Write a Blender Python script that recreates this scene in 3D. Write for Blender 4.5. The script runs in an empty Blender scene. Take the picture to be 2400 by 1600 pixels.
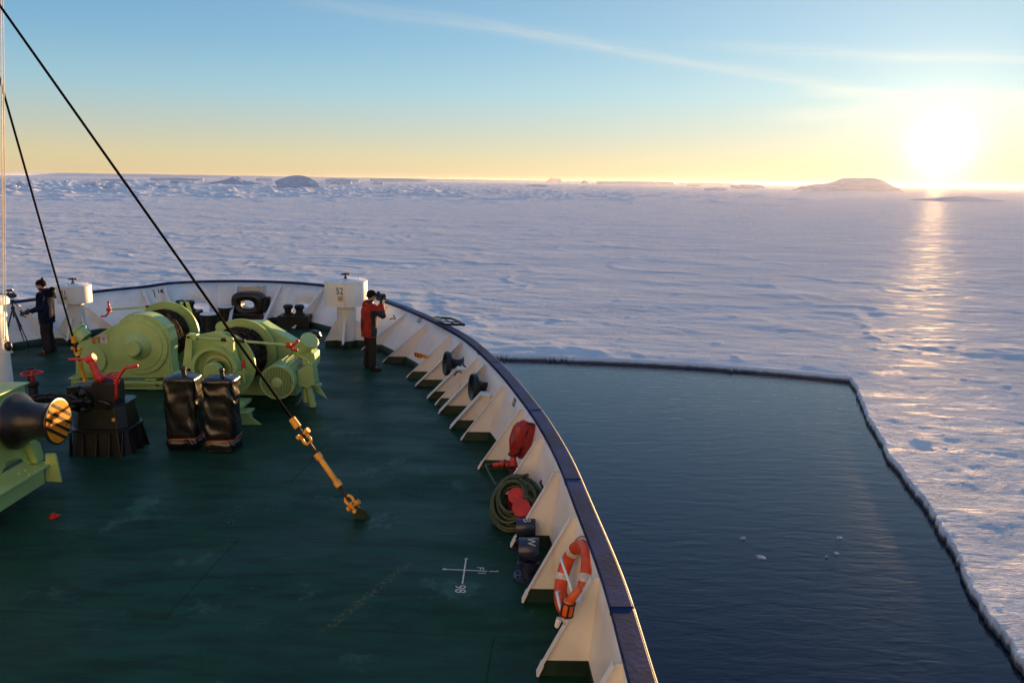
import bpy, bmesh, math, random
import numpy as np
from mathutils import Matrix, Vector, noise as mnoise
from mathutils.geometry import delaunay_2d_cdt
R = math.radians
random.seed(7)
sc = bpy.context.scene
COL = sc.collection

# ------------------------------------------------------------------ camera, sky, sun, exposure
FPX = 1830.0                      # focal length in photo pixels (photo 2400 px wide)
CAM_H = 4.2                       # eye height above the fore deck
PITCH, ROLL = R(11.67), R(0.762)
SUN_AZ, SUN_EL = 27.9, 2.35        # degrees right of the ship's heading (+Y), above horizon
cd = bpy.data.cameras.new('camera'); cam = bpy.data.objects.new('camera', cd); COL.objects.link(cam); sc.camera = cam
cd.sensor_width = 36; cd.lens = FPX*36/2400; cd.clip_start = .05; cd.clip_end = 30000
cam.matrix_world = Matrix.Translation((0, 0, CAM_H)) @ Matrix.Rotation(math.pi/2-PITCH, 4, 'X') @ Matrix.Rotation(ROLL, 4, 'Z')

world = bpy.data.worlds.new('World'); sc.world = world; world.use_nodes = True
class NT:
    """small node-tree helper"""
    def __init__(s, tree): s.t = tree; s.n = tree.nodes; s.l = tree.links
    def new(s, typ, **kw):
        n = s.n.new(typ)
        for k, v in kw.items(): setattr(n, k, v)
        return n
    def put(s, sock, v):
        if hasattr(v, 'is_output'): s.l.new(v, sock)
        elif v is not None: sock.default_value = v
    def m(s, op, a, b=None, c=None, clamp=False):
        n = s.new('ShaderNodeMath', operation=op, use_clamp=clamp)
        for i, v in enumerate((a, b, c)): s.put(n.inputs[i], v)
        return n.outputs[0]
    def mix(s, f, a, b, mode='MIX'):
        n = s.new('ShaderNodeMix', data_type='RGBA', blend_type=mode)
        s.put(n.inputs[0], f); s.put(n.inputs[6], a); s.put(n.inputs[7], b)
        return n.outputs[2]
    def ramp(s, f, stops):
        n = s.new('ShaderNodeValToRGB'); e = n.color_ramp.elements
        while len(e) < len(stops): e.new(.5)
        for q, (p, c) in zip(e, stops): q.position = p; q.color = c if len(c) == 4 else (*c, 1)
        s.put(n.inputs[0], f); return n.outputs[0]
    def sstep(s, v, a, b):
        n = s.new('ShaderNodeMapRange', interpolation_type='SMOOTHSTEP')
        s.put(n.inputs[0], v); n.inputs[1].default_value = a; n.inputs[2].default_value = b
        return n.outputs[0]
    def noise(s, vec, scale, detail=4, rough=.55, dist=0.):
        n = s.new('ShaderNodeTexNoise'); s.put(n.inputs['Vector'], vec)
        n.inputs['Scale'].default_value = scale; n.inputs['Detail'].default_value = detail
        n.inputs['Roughness'].default_value = rough; n.inputs['Distortion'].default_value = dist
        return n.outputs[0]
    def mapping(s, vec, scale=(1, 1, 1), rot=(0, 0, 0), loc=(0, 0, 0)):
        n = s.new('ShaderNodeMapping'); s.put(n.inputs[0], vec)
        n.inputs[1].default_value = loc; n.inputs[2].default_value = rot; n.inputs[3].default_value = scale
        return n.outputs[0]
    def bump(s, h, strength, dist=.02, normal=None):
        n = s.new('ShaderNodeBump'); n.inputs['Strength'].default_value = strength; n.inputs['Distance'].default_value = dist
        s.put(n.inputs['Height'], h)
        if normal is not None: s.put(n.inputs['Normal'], normal)
        return n.outputs[0]

wn = NT(world.node_tree)
bg = world.node_tree.nodes['Background']
sky = wn.new('ShaderNodeTexSky'); sky.sky_type = 'NISHITA'; sky.sun_disc = False
sky.sun_elevation = R(SUN_EL); sky.sun_rotation = R(SUN_AZ)
sky.dust_density = 0.3; sky.ozone_density = 3.0; sky.air_density = 1.0
tc = wn.new('ShaderNodeTexCoord')
sep = wn.new('ShaderNodeSeparateXYZ'); wn.l.new(tc.outputs['Generated'], sep.inputs[0])
az = wn.m('MULTIPLY', wn.m('ARCTAN2', sep.outputs[0], sep.outputs[1]), 57.2958)     # degrees
el = wn.m('MULTIPLY', wn.m('ARCSINE', sep.outputs[2]), 57.2958)
sund = Vector((math.sin(R(SUN_AZ))*math.cos(R(SUN_EL)), math.cos(R(SUN_AZ))*math.cos(R(SUN_EL)), math.sin(R(SUN_EL))))
dotn = wn.new('ShaderNodeVectorMath', operation='DOT_PRODUCT'); wn.l.new(tc.outputs['Generated'], dotn.inputs[0]); dotn.inputs[1].default_value = sund
ang = wn.m('MULTIPLY', wn.m('ARCCOSINE', dotn.outputs['Value']), 57.2958)            # degrees from the sun
# the aureole of the physical sky is far brighter than film holds: roll its highlights off
lum = wn.new('ShaderNodeRGBToBW'); wn.l.new(sky.outputs[0], lum.inputs[0])
gain = wn.m('DIVIDE', 1.0, wn.m('ADD', 1.0, wn.m('MULTIPLY', lum.outputs[0], .5)))
vm = wn.new('ShaderNodeVectorMath', operation='SCALE'); wn.l.new(sky.outputs[0], vm.inputs[0]); wn.put(vm.inputs['Scale'], gain)
# clear polar air: a soft gradient over the physical model (sky proper, by elevation and by angle to the sun)
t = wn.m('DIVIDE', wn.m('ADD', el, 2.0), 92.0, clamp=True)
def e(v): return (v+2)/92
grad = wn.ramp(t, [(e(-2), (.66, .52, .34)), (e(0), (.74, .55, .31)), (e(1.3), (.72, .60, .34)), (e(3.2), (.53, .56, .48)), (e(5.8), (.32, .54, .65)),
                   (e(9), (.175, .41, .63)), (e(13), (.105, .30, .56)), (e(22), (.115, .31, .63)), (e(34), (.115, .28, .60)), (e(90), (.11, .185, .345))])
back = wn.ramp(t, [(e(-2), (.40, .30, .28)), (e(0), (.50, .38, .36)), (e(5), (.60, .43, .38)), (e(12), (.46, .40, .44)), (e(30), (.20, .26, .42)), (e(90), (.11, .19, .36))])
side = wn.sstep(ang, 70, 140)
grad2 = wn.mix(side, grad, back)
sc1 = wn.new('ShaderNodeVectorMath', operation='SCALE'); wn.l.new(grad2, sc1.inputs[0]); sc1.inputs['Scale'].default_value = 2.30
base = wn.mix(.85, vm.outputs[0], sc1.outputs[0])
# aureole round the low sun
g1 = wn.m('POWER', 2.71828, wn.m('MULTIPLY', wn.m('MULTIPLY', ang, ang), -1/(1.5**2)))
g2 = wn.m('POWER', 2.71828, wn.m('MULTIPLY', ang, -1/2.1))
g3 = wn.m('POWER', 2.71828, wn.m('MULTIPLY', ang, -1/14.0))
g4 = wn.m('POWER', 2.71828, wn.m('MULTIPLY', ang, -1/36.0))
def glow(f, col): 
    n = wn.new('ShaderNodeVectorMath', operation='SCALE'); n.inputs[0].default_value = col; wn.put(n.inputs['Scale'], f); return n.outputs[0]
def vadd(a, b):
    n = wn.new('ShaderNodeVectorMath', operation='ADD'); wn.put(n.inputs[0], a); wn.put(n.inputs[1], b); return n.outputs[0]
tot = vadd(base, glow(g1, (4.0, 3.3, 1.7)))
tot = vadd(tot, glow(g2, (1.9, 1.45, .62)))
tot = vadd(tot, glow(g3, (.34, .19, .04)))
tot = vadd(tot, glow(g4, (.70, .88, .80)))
# thin cirrus streaks
def streak(a0, e0, a1, e1, w0, w1, amt, seed):
    k = (e1-e0)/(a1-a0)
    line = wn.m('ADD', wn.m('MULTIPLY', az, k), e0-k*a0)
    d = wn.m('SUBTRACT', el, line)
    cmb = wn.new('ShaderNodeCombineXYZ'); wn.l.new(az, cmb.inputs[0]); wn.l.new(d, cmb.inputs[1]); cmb.inputs[2].default_value = seed
    nz = wn.noise(wn.mapping(cmb.outputs[0], (.10, .9, 1)), 1.0, 5, .6, .4)
    d2 = wn.m('ADD', d, wn.m('MULTIPLY', wn.m('SUBTRACT', nz, .5), w0*1.6))
    f = wn.m('POWER', 2.71828, wn.m('MULTIPLY', wn.m('MULTIPLY', d2, d2), -1/(w0*w0)))
    lo = wn.sstep(az, a0-w1, a0+w1); hi = wn.sstep(az, a1+w1, a1-w1)
    n2 = wn.sstep(wn.noise(wn.mapping(cmb.outputs[0], (.22, 2.2, 1)), 1.0, 4), .25, .75)
    f = wn.m('MULTIPLY', wn.m('MULTIPLY', f, lo), hi)
    return wn.m('MULTIPLY', wn.m('MULTIPLY', f, wn.m('ADD', .45, n2)), amt)
STREAKS = [(-16, 11.6, 8, 9.2, .40, 8, .13, 1.3), (-2, 10.3, 23, 6.0, .34, 6, .27, 4.1), (14, 8.9, 34, 7.2, .40, 5, .18, 8.7), (20, 5.9, 36, 4.9, .35, 3, .26, 2.2), (18, 4.4, 40, 5.5, .45, 4, .25, 5.9)]
cl = None
for q in STREAKS:
    f = streak(*q); cl = f if cl is None else wn.m('ADD', cl, f)
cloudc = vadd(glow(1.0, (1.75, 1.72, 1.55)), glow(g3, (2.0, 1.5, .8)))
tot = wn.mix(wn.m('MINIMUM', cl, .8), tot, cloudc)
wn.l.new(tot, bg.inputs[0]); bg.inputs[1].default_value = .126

ld = bpy.data.lights.new('sun', 'SUN'); sun = bpy.data.objects.new('sun', ld); COL.objects.link(sun)
ld.energy = 5.0; ld.angle = R(.5); ld.color = (1.0, .58, .235)
sun.rotation_euler = Vector(sund).to_track_quat('Z', 'Y').to_euler(); sun.location = (60, 110, 30)
sc.view_settings.view_transform = 'Standard'; sc.view_settings.look = 'None'; sc.view_settings.gamma = 1
sc.view_settings.exposure = 1.75

# ------------------------------------------------------------------ measuring the photo: pixel -> place
_f = Vector((0, math.cos(PITCH), -math.sin(PITCH))); _r0 = Vector((1, 0, 0)); _u0 = _r0.cross(_f)
_r = math.cos(ROLL)*_r0 + math.sin(ROLL)*_u0; _u = -math.sin(ROLL)*_r0 + math.cos(ROLL)*_u0
EYE = Vector((0, 0, CAM_H))
def ray(px, py): return _f + _r*((px-1200)/FPX) + _u*((800-py)/FPX)
def on_z(px, py, z=0.):
    d = ray(px, py); return EYE + d*((z-CAM_H)/d.z)
def on_y(px, py, Y):
    d = ray(px, py); return EYE + d*(Y/d.y)
def on_x(px, py, X):
    d = ray(px, py); return EYE + d*(X/d.x)
def ppm(p): return FPX/(Vector(p)-EYE).dot(_f)         # photo pixels per metre at p
def zz(ox, oy, s): return lambda x, y: (ox+x/s, oy+y/s)
Z1, Z2, Z3, Z4, Z5, Z6 = zz(0, 620, 4.9), zz(400, 620, 4.704), zz(700, 620, 5.8075), zz(0, 820, 3.919), zz(340, 840, 3.92), zz(880, 680, 4.3556)
R1, R2 = zz(1080, 940, 4.613), zz(1100, 1180, 3.7326)

# ------------------------------------------------------------------ materials
def mat(name, col, rough=.5, var=.12, bump=.0, metal=0., spec=.5, rust=0., scale=3., bscale=40., coat=0., col2=None, streak=False):
    m = bpy.data.materials.new(name); m.use_nodes = True; n = NT(m.node_tree); b = n.n['Principled BSDF']
    g = n.new('ShaderNodeNewGeometry').outputs['Position']
    a = n.noise(g, scale, 5, .6)
    c2 = col2 or tuple(max(0, c*(1-var*2.2)) for c in col)
    lightc = tuple(min(1, c*(1+var)) for c in col)
    c = n.mix(n.sstep(a, .3, .72), (*c2, 1), (*lightc, 1))
    if streak:                       # rain and rust runs down the plating
        s_ = n.noise(n.mapping(g, (6, 6, .5)), 1.0, 4)
        c = n.mix(n.m('MULTIPLY', n.sstep(s_, .58, .8), .35), c, (.35, .24, .15, 1))
    if rust > 0:
        rn = n.noise(g, 9., 6, .7)
        c = n.mix(n.m('MULTIPLY', n.sstep(rn, .66-.1*rust, .78), min(1, rust)), c, (.16, .06, .025, 1))
    n.put(b.inputs['Base Color'], c)
    r2 = n.noise(g, scale*4, 4)
    n.put(b.inputs['Roughness'], n.m('ADD', rough-.1, n.m('MULTIPLY', r2, .2)))
    b.inputs['Metallic'].default_value = metal; b.inputs['Specular IOR Level'].default_value = spec
    b.inputs['Coat Weight'].default_value = coat
    if bump > 0:
        n.put(b.inputs['Normal'], n.bump(n.noise(g, bscale, 4), bump, .01))
    return m
M = {}
M['house'] = mat('white_deckhouse_paint', (.47, .46, .46), .6, .03)
M['white'] = mat('white_ship_paint', (.74, .73, .70), .42, .06, .16, rust=.42, scale=1.2, bscale=14, streak=True)
M['white2'] = mat('white_fitting_paint', (.78, .76, .72), .4, .05, .08, rust=.2, scale=2, bscale=14)
M['navy'] = mat('navy_rail_paint', (.008, .030, .115), .5, .25, .12, rust=.03, scale=2.5, bscale=26, spec=.07)
M['hull'] = mat('blue_hull_paint', (.02, .05, .12), .4, .2, .1)
M['greend'] = mat('dark_green_margin', (.010, .034, .022), .5, .25, .15)
M['wgreen'] = mat('light_green_machine_paint', (.31, .465, .16), .40, .07, .10, rust=.22, scale=2., bscale=20, spec=.5)
M['wgreen2'] = mat('pale_green_cover_paint', (.34, .495, .18), .38, .06, .08, rust=.12, scale=2., bscale=20)
M['black'] = mat('black_machine_paint', (.008, .008, .009), .34, .3, .2, rust=.25, bscale=30)
M['rust'] = mat('rusty_dark_iron', (.014, .010, .008), .6, .4, .4, rust=.4, bscale=30)
M['rope'] = mat('old_mooring_rope', (.040, .030, .022), .9, .5, 1., scale=9, bscale=60, spec=.1)
M['wire'] = mat('greased_wire', (.004, .0038, .0035), .9, .3, .5, bscale=300, spec=.08)
M['yellow'] = mat('yellow_rigging_paint', (.86, .38, .03), .42, .12, .1, rust=.15, scale=8)
M['red'] = mat('red_handle_paint', (.55, .025, .015), .4, .12, .08, scale=8)
M['redv'] = mat('red_vinyl_cover', (.34, .018, .014), .34, .18, .35, scale=6, bscale=12)
M['hydr'] = mat('red_hydrant_paint', (.52, .030, .014), .38, .12, .05, scale=8)
M['orange'] = mat('orange_lifebuoy_shell', (.62, .070, .012), .45, .10, .1, scale=9)
M['orange2'] = mat('orange_beacon_plastic', (.66, .11, .012), .4, .1, .05, scale=9)
M['hose'] = mat('green_rubber_hose', (.045, .066, .026), .55, .2, .15, scale=12)
M['plastic'] = mat('black_bin_liner', (.010, .010, .011), .24, .3, .0, scale=3, spec=.7)
M['orangerope'] = mat('orange_cord', (.5, .10, .02), .7)
M['navyvent'] = mat('navy_vent_paint', (.016, .024, .055), .3, .2, .12, bscale=20, spec=.6)
M['paintw'] = mat('white_lettering', (.62, .62, .58), .6, .12, scale=20)
M['paintb'] = mat('black_lettering', (.012, .012, .015), .5)
M['paintr'] = mat('red_lettering', (.45, .05, .02), .5)
M['paper'] = mat('paper_notice', (.55, .55, .5), .7)
M['plaque'] = mat('yellowed_plaque', (.52, .45, .25), .6)
M['striped'] = mat('orange_warning_paint', (.78, .24, .012), .6, .1, .1, rust=.2, scale=8, spec=.1)
M['redjacket'] = mat('red_jacket_cloth', (.36, .026, .014), .75, .18, .5, scale=6, bscale=40, spec=.2)
M['greyjacket'] = mat('charcoal_jacket_cloth', (.035, .035, .038), .8, .2, .5, bscale=40, spec=.2)
M['trouser'] = mat('dark_trouser_cloth', (.026, .022, .022), .85, .25, .5, bscale=40, spec=.15)
M['navyjacket'] = mat('navy_jacket_cloth', (.009, .014, .034), .9, .25, .5, bscale=40, spec=.05)
M['boot'] = mat('brown_leather', (.035, .02, .012), .5, .2, .2)
M['hat'] = mat('dark_knit', (.012, .012, .013), .95, .3, .8, bscale=90, spec=.1)
M['skin'] = mat('skin', (.46, .27, .19), .55, .06)
M['glove'] = mat('dark_glove', (.014, .014, .015), .7)
M['lens'] = mat('black_camera_body', (.012, .012, .013), .35)
M['halyard'] = mat('white_line', (.62, .58, .52), .8)
M['chrome'] = mat('worn_steel', (.35, .33, .30), .28, .2, .1, metal=.9)

# ------------------------------------------------------------------ mesh builder
W = {}                                                   # world matrix of every object that parents others
def basis(axis):
    return Vector(axis).normalized().to_track_quat('Z', 'Y').to_matrix()
class MB:
    def __init__(s): s.v = []; s.f = []; s.mi = []; s.sm = []
    def add(s, vs, fs, mi=0, smooth=False):
        o = len(s.v); s.v += [tuple(v) for v in vs]
        for f in fs: s.f.append([i+o for i in f]); s.mi.append(mi); s.sm.append(smooth)
        return s
    def box(s, c, size, rot=None, mi=0):
        c = Vector(c); h = [q/2 for q in size]; Rm = rot or Matrix.Identity(3)
        vs = [c + Rm @ Vector((x*h[0], y*h[1], z*h[2])) for x in (-1, 1) for y in (-1, 1) for z in (-1, 1)]
        return s.add(vs, [(0, 1, 3, 2), (4, 6, 7, 5), (0, 4, 5, 1), (2, 3, 7, 6), (0, 2, 6, 4), (1, 5, 7, 3)], mi)
    def lathe(s, prof, o, axis, n=28, mi=0, smooth=True, jitter=0, cap=True):
        """turned part; edges sharper than 35 degrees stay crisp"""
        B = basis(axis); o = Vector(o); rings = []
        for r, h in prof:
            ring = []
            for k in range(n):
                a = 2*math.pi*k/n; rr = r*(1+random.uniform(-jitter, jitter)) if jitter else r
                ring.append(o + B @ Vector((rr*math.cos(a), rr*math.sin(a), h)))
            rings.append(ring)
        runs = [[0]]
        for i in range(1, len(prof)):
            runs[-1].append(i)
            if i < len(prof)-1:
                d0 = Vector((prof[i][0]-prof[i-1][0], prof[i][1]-prof[i-1][1])); d1 = Vector((prof[i+1][0]-prof[i][0], prof[i+1][1]-prof[i][1]))
                if d0.length > 1e-7 and d1.length > 1e-7 and d0.angle(d1) > R(35) and not jitter: runs.append([i])
        for run in runs:
            if len(run) < 2: continue
            vs = [v for i in run for v in rings[i]]; fs = []
            for i in range(len(run)-1):
                for k in range(n):
                    k2 = (k+1) % n; fs.append((i*n+k, i*n+k2, (i+1)*n+k2, (i+1)*n+k))
            s.add(vs, fs, mi, smooth)
        if cap:
            for i, rev in ((0, True), (len(prof)-1, False)):
                if prof[i][0] > 1e-4:
                    idx = list(range(n)); s.add(rings[i], [idx[::-1] if rev else idx], mi, False)
        return s
    def cyl(s, p0, p1, r0, r1=None, n=16, mi=0):
        p0, p1 = Vector(p0), Vector(p1); L = (p1-p0).length
        return s.lathe([(r0, 0), (r0 if r1 is None else r1, L)], p0, p1-p0, n, mi)
    def tube(s, pts, r, n=8, closed=False, mi=0, cap=True):
        pts = [Vector(p) for p in pts]; N = len(pts); vs = []; fs = []; prev = None
        for i, p in enumerate(pts):
            a = pts[(i-1) % N] if (i > 0 or closed) else p; b = pts[(i+1) % N] if (i < N-1 or closed) else p
            t = (b-a).normalized()
            if prev is None:
                x = t.orthogonal().normalized()
            else:
                x = (prev - t*prev.dot(t)).normalized()
            prev = x; y = t.cross(x); rr = r(i/(N-1)) if callable(r) else r
            for k in range(n):
                q = 2*math.pi*k/n; vs.append(p + x*(rr*math.cos(q)) + y*(rr*math.sin(q)))
        for i in range(N if closed else N-1):
            j = (i+1) % N
            for k in range(n):
                k2 = (k+1) % n; fs.append((i*n+k, i*n+k2, j*n+k2, j*n+k))
        if cap and not closed:
            fs.append(tuple(range(n))[::-1]); fs.append(tuple((N-1)*n+k for k in range(n)))
        return s.add(vs, fs, mi, True)
    def torus(s, c, axis, Rr, r, N=40, n=12, mi=0, sx=1., sy=1.):
        B = basis(axis); c = Vector(c)
        return s.tube([c + B @ Vector((Rr*sx*math.cos(2*math.pi*k/N), Rr*sy*math.sin(2*math.pi*k/N), 0)) for k in range(N)], r, n, True, mi)
    def ell(s, c, rad, rot=None, n=16, m=10, mi=0):
        c = Vector(c); Rm = rot or Matrix.Identity(3); vs = []; fs = []
        for i in range(m+1):
            th = math.pi*i/m
            for k in range(n):
                a = 2*math.pi*k/n
                vs.append(c + Rm @ Vector((rad[0]*math.sin(th)*math.cos(a), rad[1]*math.sin(th)*math.sin(a), rad[2]*math.cos(th))))
        for i in range(m):
            for k in range(n):
                k2 = (k+1) % n; fs.append((i*n+k, (i+1)*n+k, (i+1)*n+k2, i*n+k2))
        return s.add(vs, fs, mi, True)
    def prism(s, poly, d, mi=0):
        """poly: coplanar 3D points; d: extrusion vector"""
        p = [Vector(q) for q in poly]; d = Vector(d); n = len(p)
        nrm = Vector((0, 0, 0))
        for i in range(n): nrm += p[i].cross(p[(i+1) % n])
        if nrm.dot(d) > 0: p = p[::-1]
        vs = p + [q+d for q in p]
        fs = [tuple(range(n)), tuple(range(2*n-1, n-1, -1))] + [(i, i+n, (i+1) % n+n, (i+1) % n) for i in range(n)]
        return s.add(vs, fs, mi)
    def strip(s, a, b, w, th, nrm, mi=0):
        """flat bar from a to b, width w, thickness th, nrm = its thin direction"""
        a, b, nrm = Vector(a), Vector(b), Vector(nrm).normalized(); t = (b-a).normalized(); x = t.cross(nrm).normalized()
        nrm = x.cross(t)
        return s.prism([a-x*w/2-nrm*th/2, a+x*w/2-nrm*th/2, b+x*w/2-nrm*th/2, b-x*w/2-nrm*th/2], nrm*th, mi)
    def bolts(s, c, axis, Rr, n, r=.012, h=.012, mi=0):
        B = basis(axis); c = Vector(c); ax = Vector(axis).normalized()
        for k in range(n):
            a = 2*math.pi*(k+.5)/n; p = c + B @ Vector((Rr*math.cos(a), Rr*math.sin(a), 0)); s.cyl(p, p+ax*h, r, None, 6, mi)
        return s
    def build(s, name, mats, parent=None, bevel=0., loc=None, local=False, mods=None):
        me = bpy.data.meshes.new(name)
        if parent is not None and not local:
            inv = W[parent].inverted(); vs = [inv @ Vector(v) for v in s.v]
        elif loc is not None: vs = [Vector(v)-Vector(loc) for v in s.v]
        else: vs = s.v
        me.from_pydata([tuple(v) for v in vs], [], s.f)
        if not isinstance(mats, (list, tuple)): mats = [mats]
        for m_ in mats: me.materials.append(m_)
        me.polygons.foreach_set('material_index', s.mi); me.polygons.foreach_set('use_smooth', s.sm)
        me.update()
        o = bpy.data.objects.new(name, me); COL.objects.link(o)
        if parent is not None: o.parent = parent; W[o] = W[parent]
        elif loc is not None: o.location = loc; W[o] = Matrix.Translation(loc)
        else: W[o] = Matrix.Identity(4)
        if bevel:
            b = o.modifiers.new('bevel', 'BEVEL'); b.width = bevel; b.segments = 2; b.limit_method = 'ANGLE'; b.angle_limit = R(40)
        return o
def thing(name, label, cat, loc=(0, 0, 0), rotz=0., group=None):
    o = bpy.data.objects.new(name, None); COL.objects.link(o); o.empty_display_size = .2
    o.location = loc; o.rotation_euler = (0, 0, rotz); W[o] = Matrix.Translation(loc) @ Matrix.Rotation(rotz, 4, 'Z')
    return tag(o, label, cat, group)
def tag(o, label, cat, group=None, kind=None):
    if label: o['label'] = label
    if cat: o['category'] = cat
    if group: o['group'] = group
    if kind: o['kind'] = kind
    return o
def copy_tree(o, parent=None):
    c = o.copy(); COL.objects.link(c)
    if parent is not None: c.parent = parent
    W[c] = W.get(o)
    for ch in list(o.children): copy_tree(ch, c)
    return c
def text_mb(txt, size, o, xdir, ydir, depth=.004, mi=0, align='CENTER', bold=.0, font_scale_x=1.):
    """the built-in font as thin raised lettering, laid out from o along xdir/ydir"""
    cu = bpy.data.curves.new('lettering', 'FONT'); cu.body = txt; cu.size = size; cu.align_x = align; cu.align_y = 'CENTER'; cu.offset = bold; cu.extrude = 0
    ob = bpy.data.objects.new('lettering', cu); COL.objects.link(ob)
    dg = bpy.context.evaluated_depsgraph_get(); me = bpy.data.meshes.new_from_object(ob.evaluated_get(dg))
    x, y = Vector(xdir).normalized(), Vector(ydir).normalized(); n = x.cross(y); o = Vector(o)
    mb = MB(); mb.add([o + x*(v.co.x*font_scale_x) + y*v.co.y + n*depth for v in me.vertices], [tuple(p.vertices) for p in me.polygons], mi)
    bpy.data.objects.remove(ob); bpy.data.curves.remove(cu); bpy.data.meshes.remove(me)
    return mb
def blob_mesh(items, voxel, smooth=2):
    """one continuous skin over tapered limbs and rounded masses"""
    mb = MB()
    for it in items:
        if it[0] == 'cap':
            _, a, b, r0, r1 = it; a, b = Vector(a), Vector(b)
            N = 6; L = (b-a).length; prof = [(r0*math.sin(q*math.pi/2/4), -r0*math.cos(q*math.pi/2/4)) for q in range(0, 4)] + [(r0, 0), (r1, L)] + [(r1*math.cos(q*math.pi/2/4), L+r1*math.sin(q*math.pi/2/4)) for q in range(1, 5)]
            prof[0] = (1e-4, prof[0][1]); prof[-1] = (1e-4, prof[-1][1])
            mb.lathe(prof, a, b-a, 14)
        else:
            _, c, rad, rot = it; mb.ell(c, rad, rot)
    me = bpy.data.meshes.new('skin'); me.from_pydata([tuple(v) for v in mb.v], [], mb.f)
    ob = bpy.data.objects.new('skin', me); COL.objects.link(ob)
    r = ob.modifiers.new('r', 'REMESH'); r.mode = 'VOXEL'; r.voxel_size = voxel; r.use_smooth_shade = True
    s = ob.modifiers.new('s', 'SMOOTH'); s.iterations = smooth; s.factor = .5
    dg = bpy.context.evaluated_depsgraph_get(); out = bpy.data.meshes.new_from_object(ob.evaluated_get(dg))
    bpy.data.objects.remove(ob); bpy.data.meshes.remove(me)
    mb2 = MB(); mb2.add([v.co.copy() for v in out.vertices], [tuple(p.vertices) for p in out.polygons], 0, True)
    bpy.data.meshes.remove(out)
    return mb2
# ------------------------------------------------------------------ sea ice, open water, far ice shelf
WATER_Z, ICE_Z = -7.0, -6.74
_rng = np.random.RandomState(11); _perm = _rng.permutation(512).astype(np.int64); _gang = _rng.rand(512)*2*np.pi
_gx, _gy = np.cos(_gang), np.sin(_gang)
def perlin(x, y):
    xi = np.floor(x).astype(np.int64); yi = np.floor(y).astype(np.int64); xf = x-xi; yf = y-yi
    u = xf*xf*xf*(xf*(xf*6-15)+10); v = yf*yf*yf*(yf*(yf*6-15)+10)
    def g(ix, iy, dx, dy):
        h = _perm[(_perm[ix & 511]+iy) & 511]; return _gx[h]*dx+_gy[h]*dy
    a = g(xi, yi, xf, yf); b = g(xi+1, yi, xf-1, yf); c = g(xi, yi+1, xf, yf-1); d = g(xi+1, yi+1, xf-1, yf-1)
    return (a+u*(b-a))+v*((c+u*(d-c))-(a+u*(b-a)))
def fbm(x, y, o=4, g=.5):
    s = 0; a = 1.
    for i in range(o): s = s+a*perlin(x*2**i+i*17.3, y*2**i-i*9.1); a *= g
    return s
LEAD = np.array([(-30, 50), (-22, 49.6), (-12, 49.2), (-5, 48.7), (-.7, 48.3), (5.4, 47.6), (10.5, 46.7), (15.4, 45.4), (19.35, 43.75), (18.0, 38.8), (16.7, 34.5), (15.6, 30.8),
                 (14.9, 27.6), (14.4, 24.9), (13.6, 22.2), (12.9, 19.9), (12.4, 17.8), (12.0, 16.2), (11.5, 13), (11, 8), (11, -30), (-34, -30), (-32, 20)])
def lead_sd(x, y):
    """signed distance to the edge of the open water (positive on the ice)"""
    d = np.full(x.shape, 1e9); ins = np.zeros(x.shape, bool); n = len(LEAD)
    for i in range(n):
        ax, ay = LEAD[i]; bx, by = LEAD[(i+1) % n]; ex, ey = bx-ax, by-ay
        t = np.clip(((x-ax)*ex+(y-ay)*ey)/(ex*ex+ey*ey), 0, 1)
        d = np.minimum(d, np.hypot(x-ax-t*ex, y-ay-t*ey))
        c = ((ay > y) != (by > y)); xx = (bx-ax)*(y-ay)/(by-ay+1e-12)+ax
        ins ^= c & (x < xx)
    return np.where(ins, -d, d)
def ice_height(x, y, r):
    ca, sa = math.cos(R(-14)), math.sin(R(-14))
    u, v = x*ca+y*sa, -x*sa+y*ca                                # u along the wind
    wu = u+1.6*perlin(x*.11, y*.11); wv = v+1.3*perlin(x*.13+9, y*.13)
    def fade(wl): return np.clip(1.6-r/(wl*115), 0, 1)
    h = .08*perlin(x/19, y/13)
    act = np.clip(.75+1.1*perlin(x/16+4, y/12), .15, 1.7)                       # calm and rough areas
    rid = 1-np.abs(fbm(wu/8.5, wv/5.0, 3))*2.0
    h = h+.012*np.clip(rid, -.4, 1)*fade(3.6)*act
    rid3 = 1-np.abs(fbm(wu/4.0+50, wv/2.1, 3))*2.4
    h = h+.016*np.clip(rid3, -.3, 1)*fade(2.2)*act
    h = h+.022*fbm(x/1.5+3, y/1.15, 5, .62)*fade(.9)*act                          # crust
    h = h+.018*np.abs(fbm(wu/.9+9, wv/.6, 3, .6))*fade(.6)
    pr = 1-np.abs(fbm(x/26+60, y/30, 4, .55))*11; h = h+.045*np.clip(pr, 0, 1)*1.2*np.clip(1+perlin(x/1.1, y/.9), .2, 2)*fade(2.5)   # broken pressure ridges
    # rafted ridges and drifts further out
    d = fbm(u/75+3, v/40, 4); h = h+.06*np.clip(1-np.abs(d)*2.6, 0, 1)**2*np.clip(r/140, .0, 1.5)
    d2 = fbm(u/17+8, v/8, 3); h = h+.035*np.clip(1-np.abs(d2)*2.4, 0, 1)**2*np.clip(r/90, .0, 1.5)*fade(9)
    d3 = fbm(u/5+1, v/3.2, 3); h = h+.030*d3*np.clip(r/60, 0, 1)*fade(3.2)
    spk = np.clip(fbm(x/2.2+7, y/1.6, 2)-.52, 0, 1); h = h+.5*spk*fade(1.6)*np.clip(.5+perlin(x/40, y/40), 0, 1)
    # hummocked belt by the horizon
    b = np.clip((r-330)/250, 0, 1)*np.clip((2600-r)/900, 0, 1)
    h = h+b*3.4*np.clip(fbm(x/26, y/22+5, 5, .6)-.16, 0, 1)**1.1*np.clip(1.1-np.arctan2(x, y)*1.9, .15, 1.3)
    return h
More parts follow.
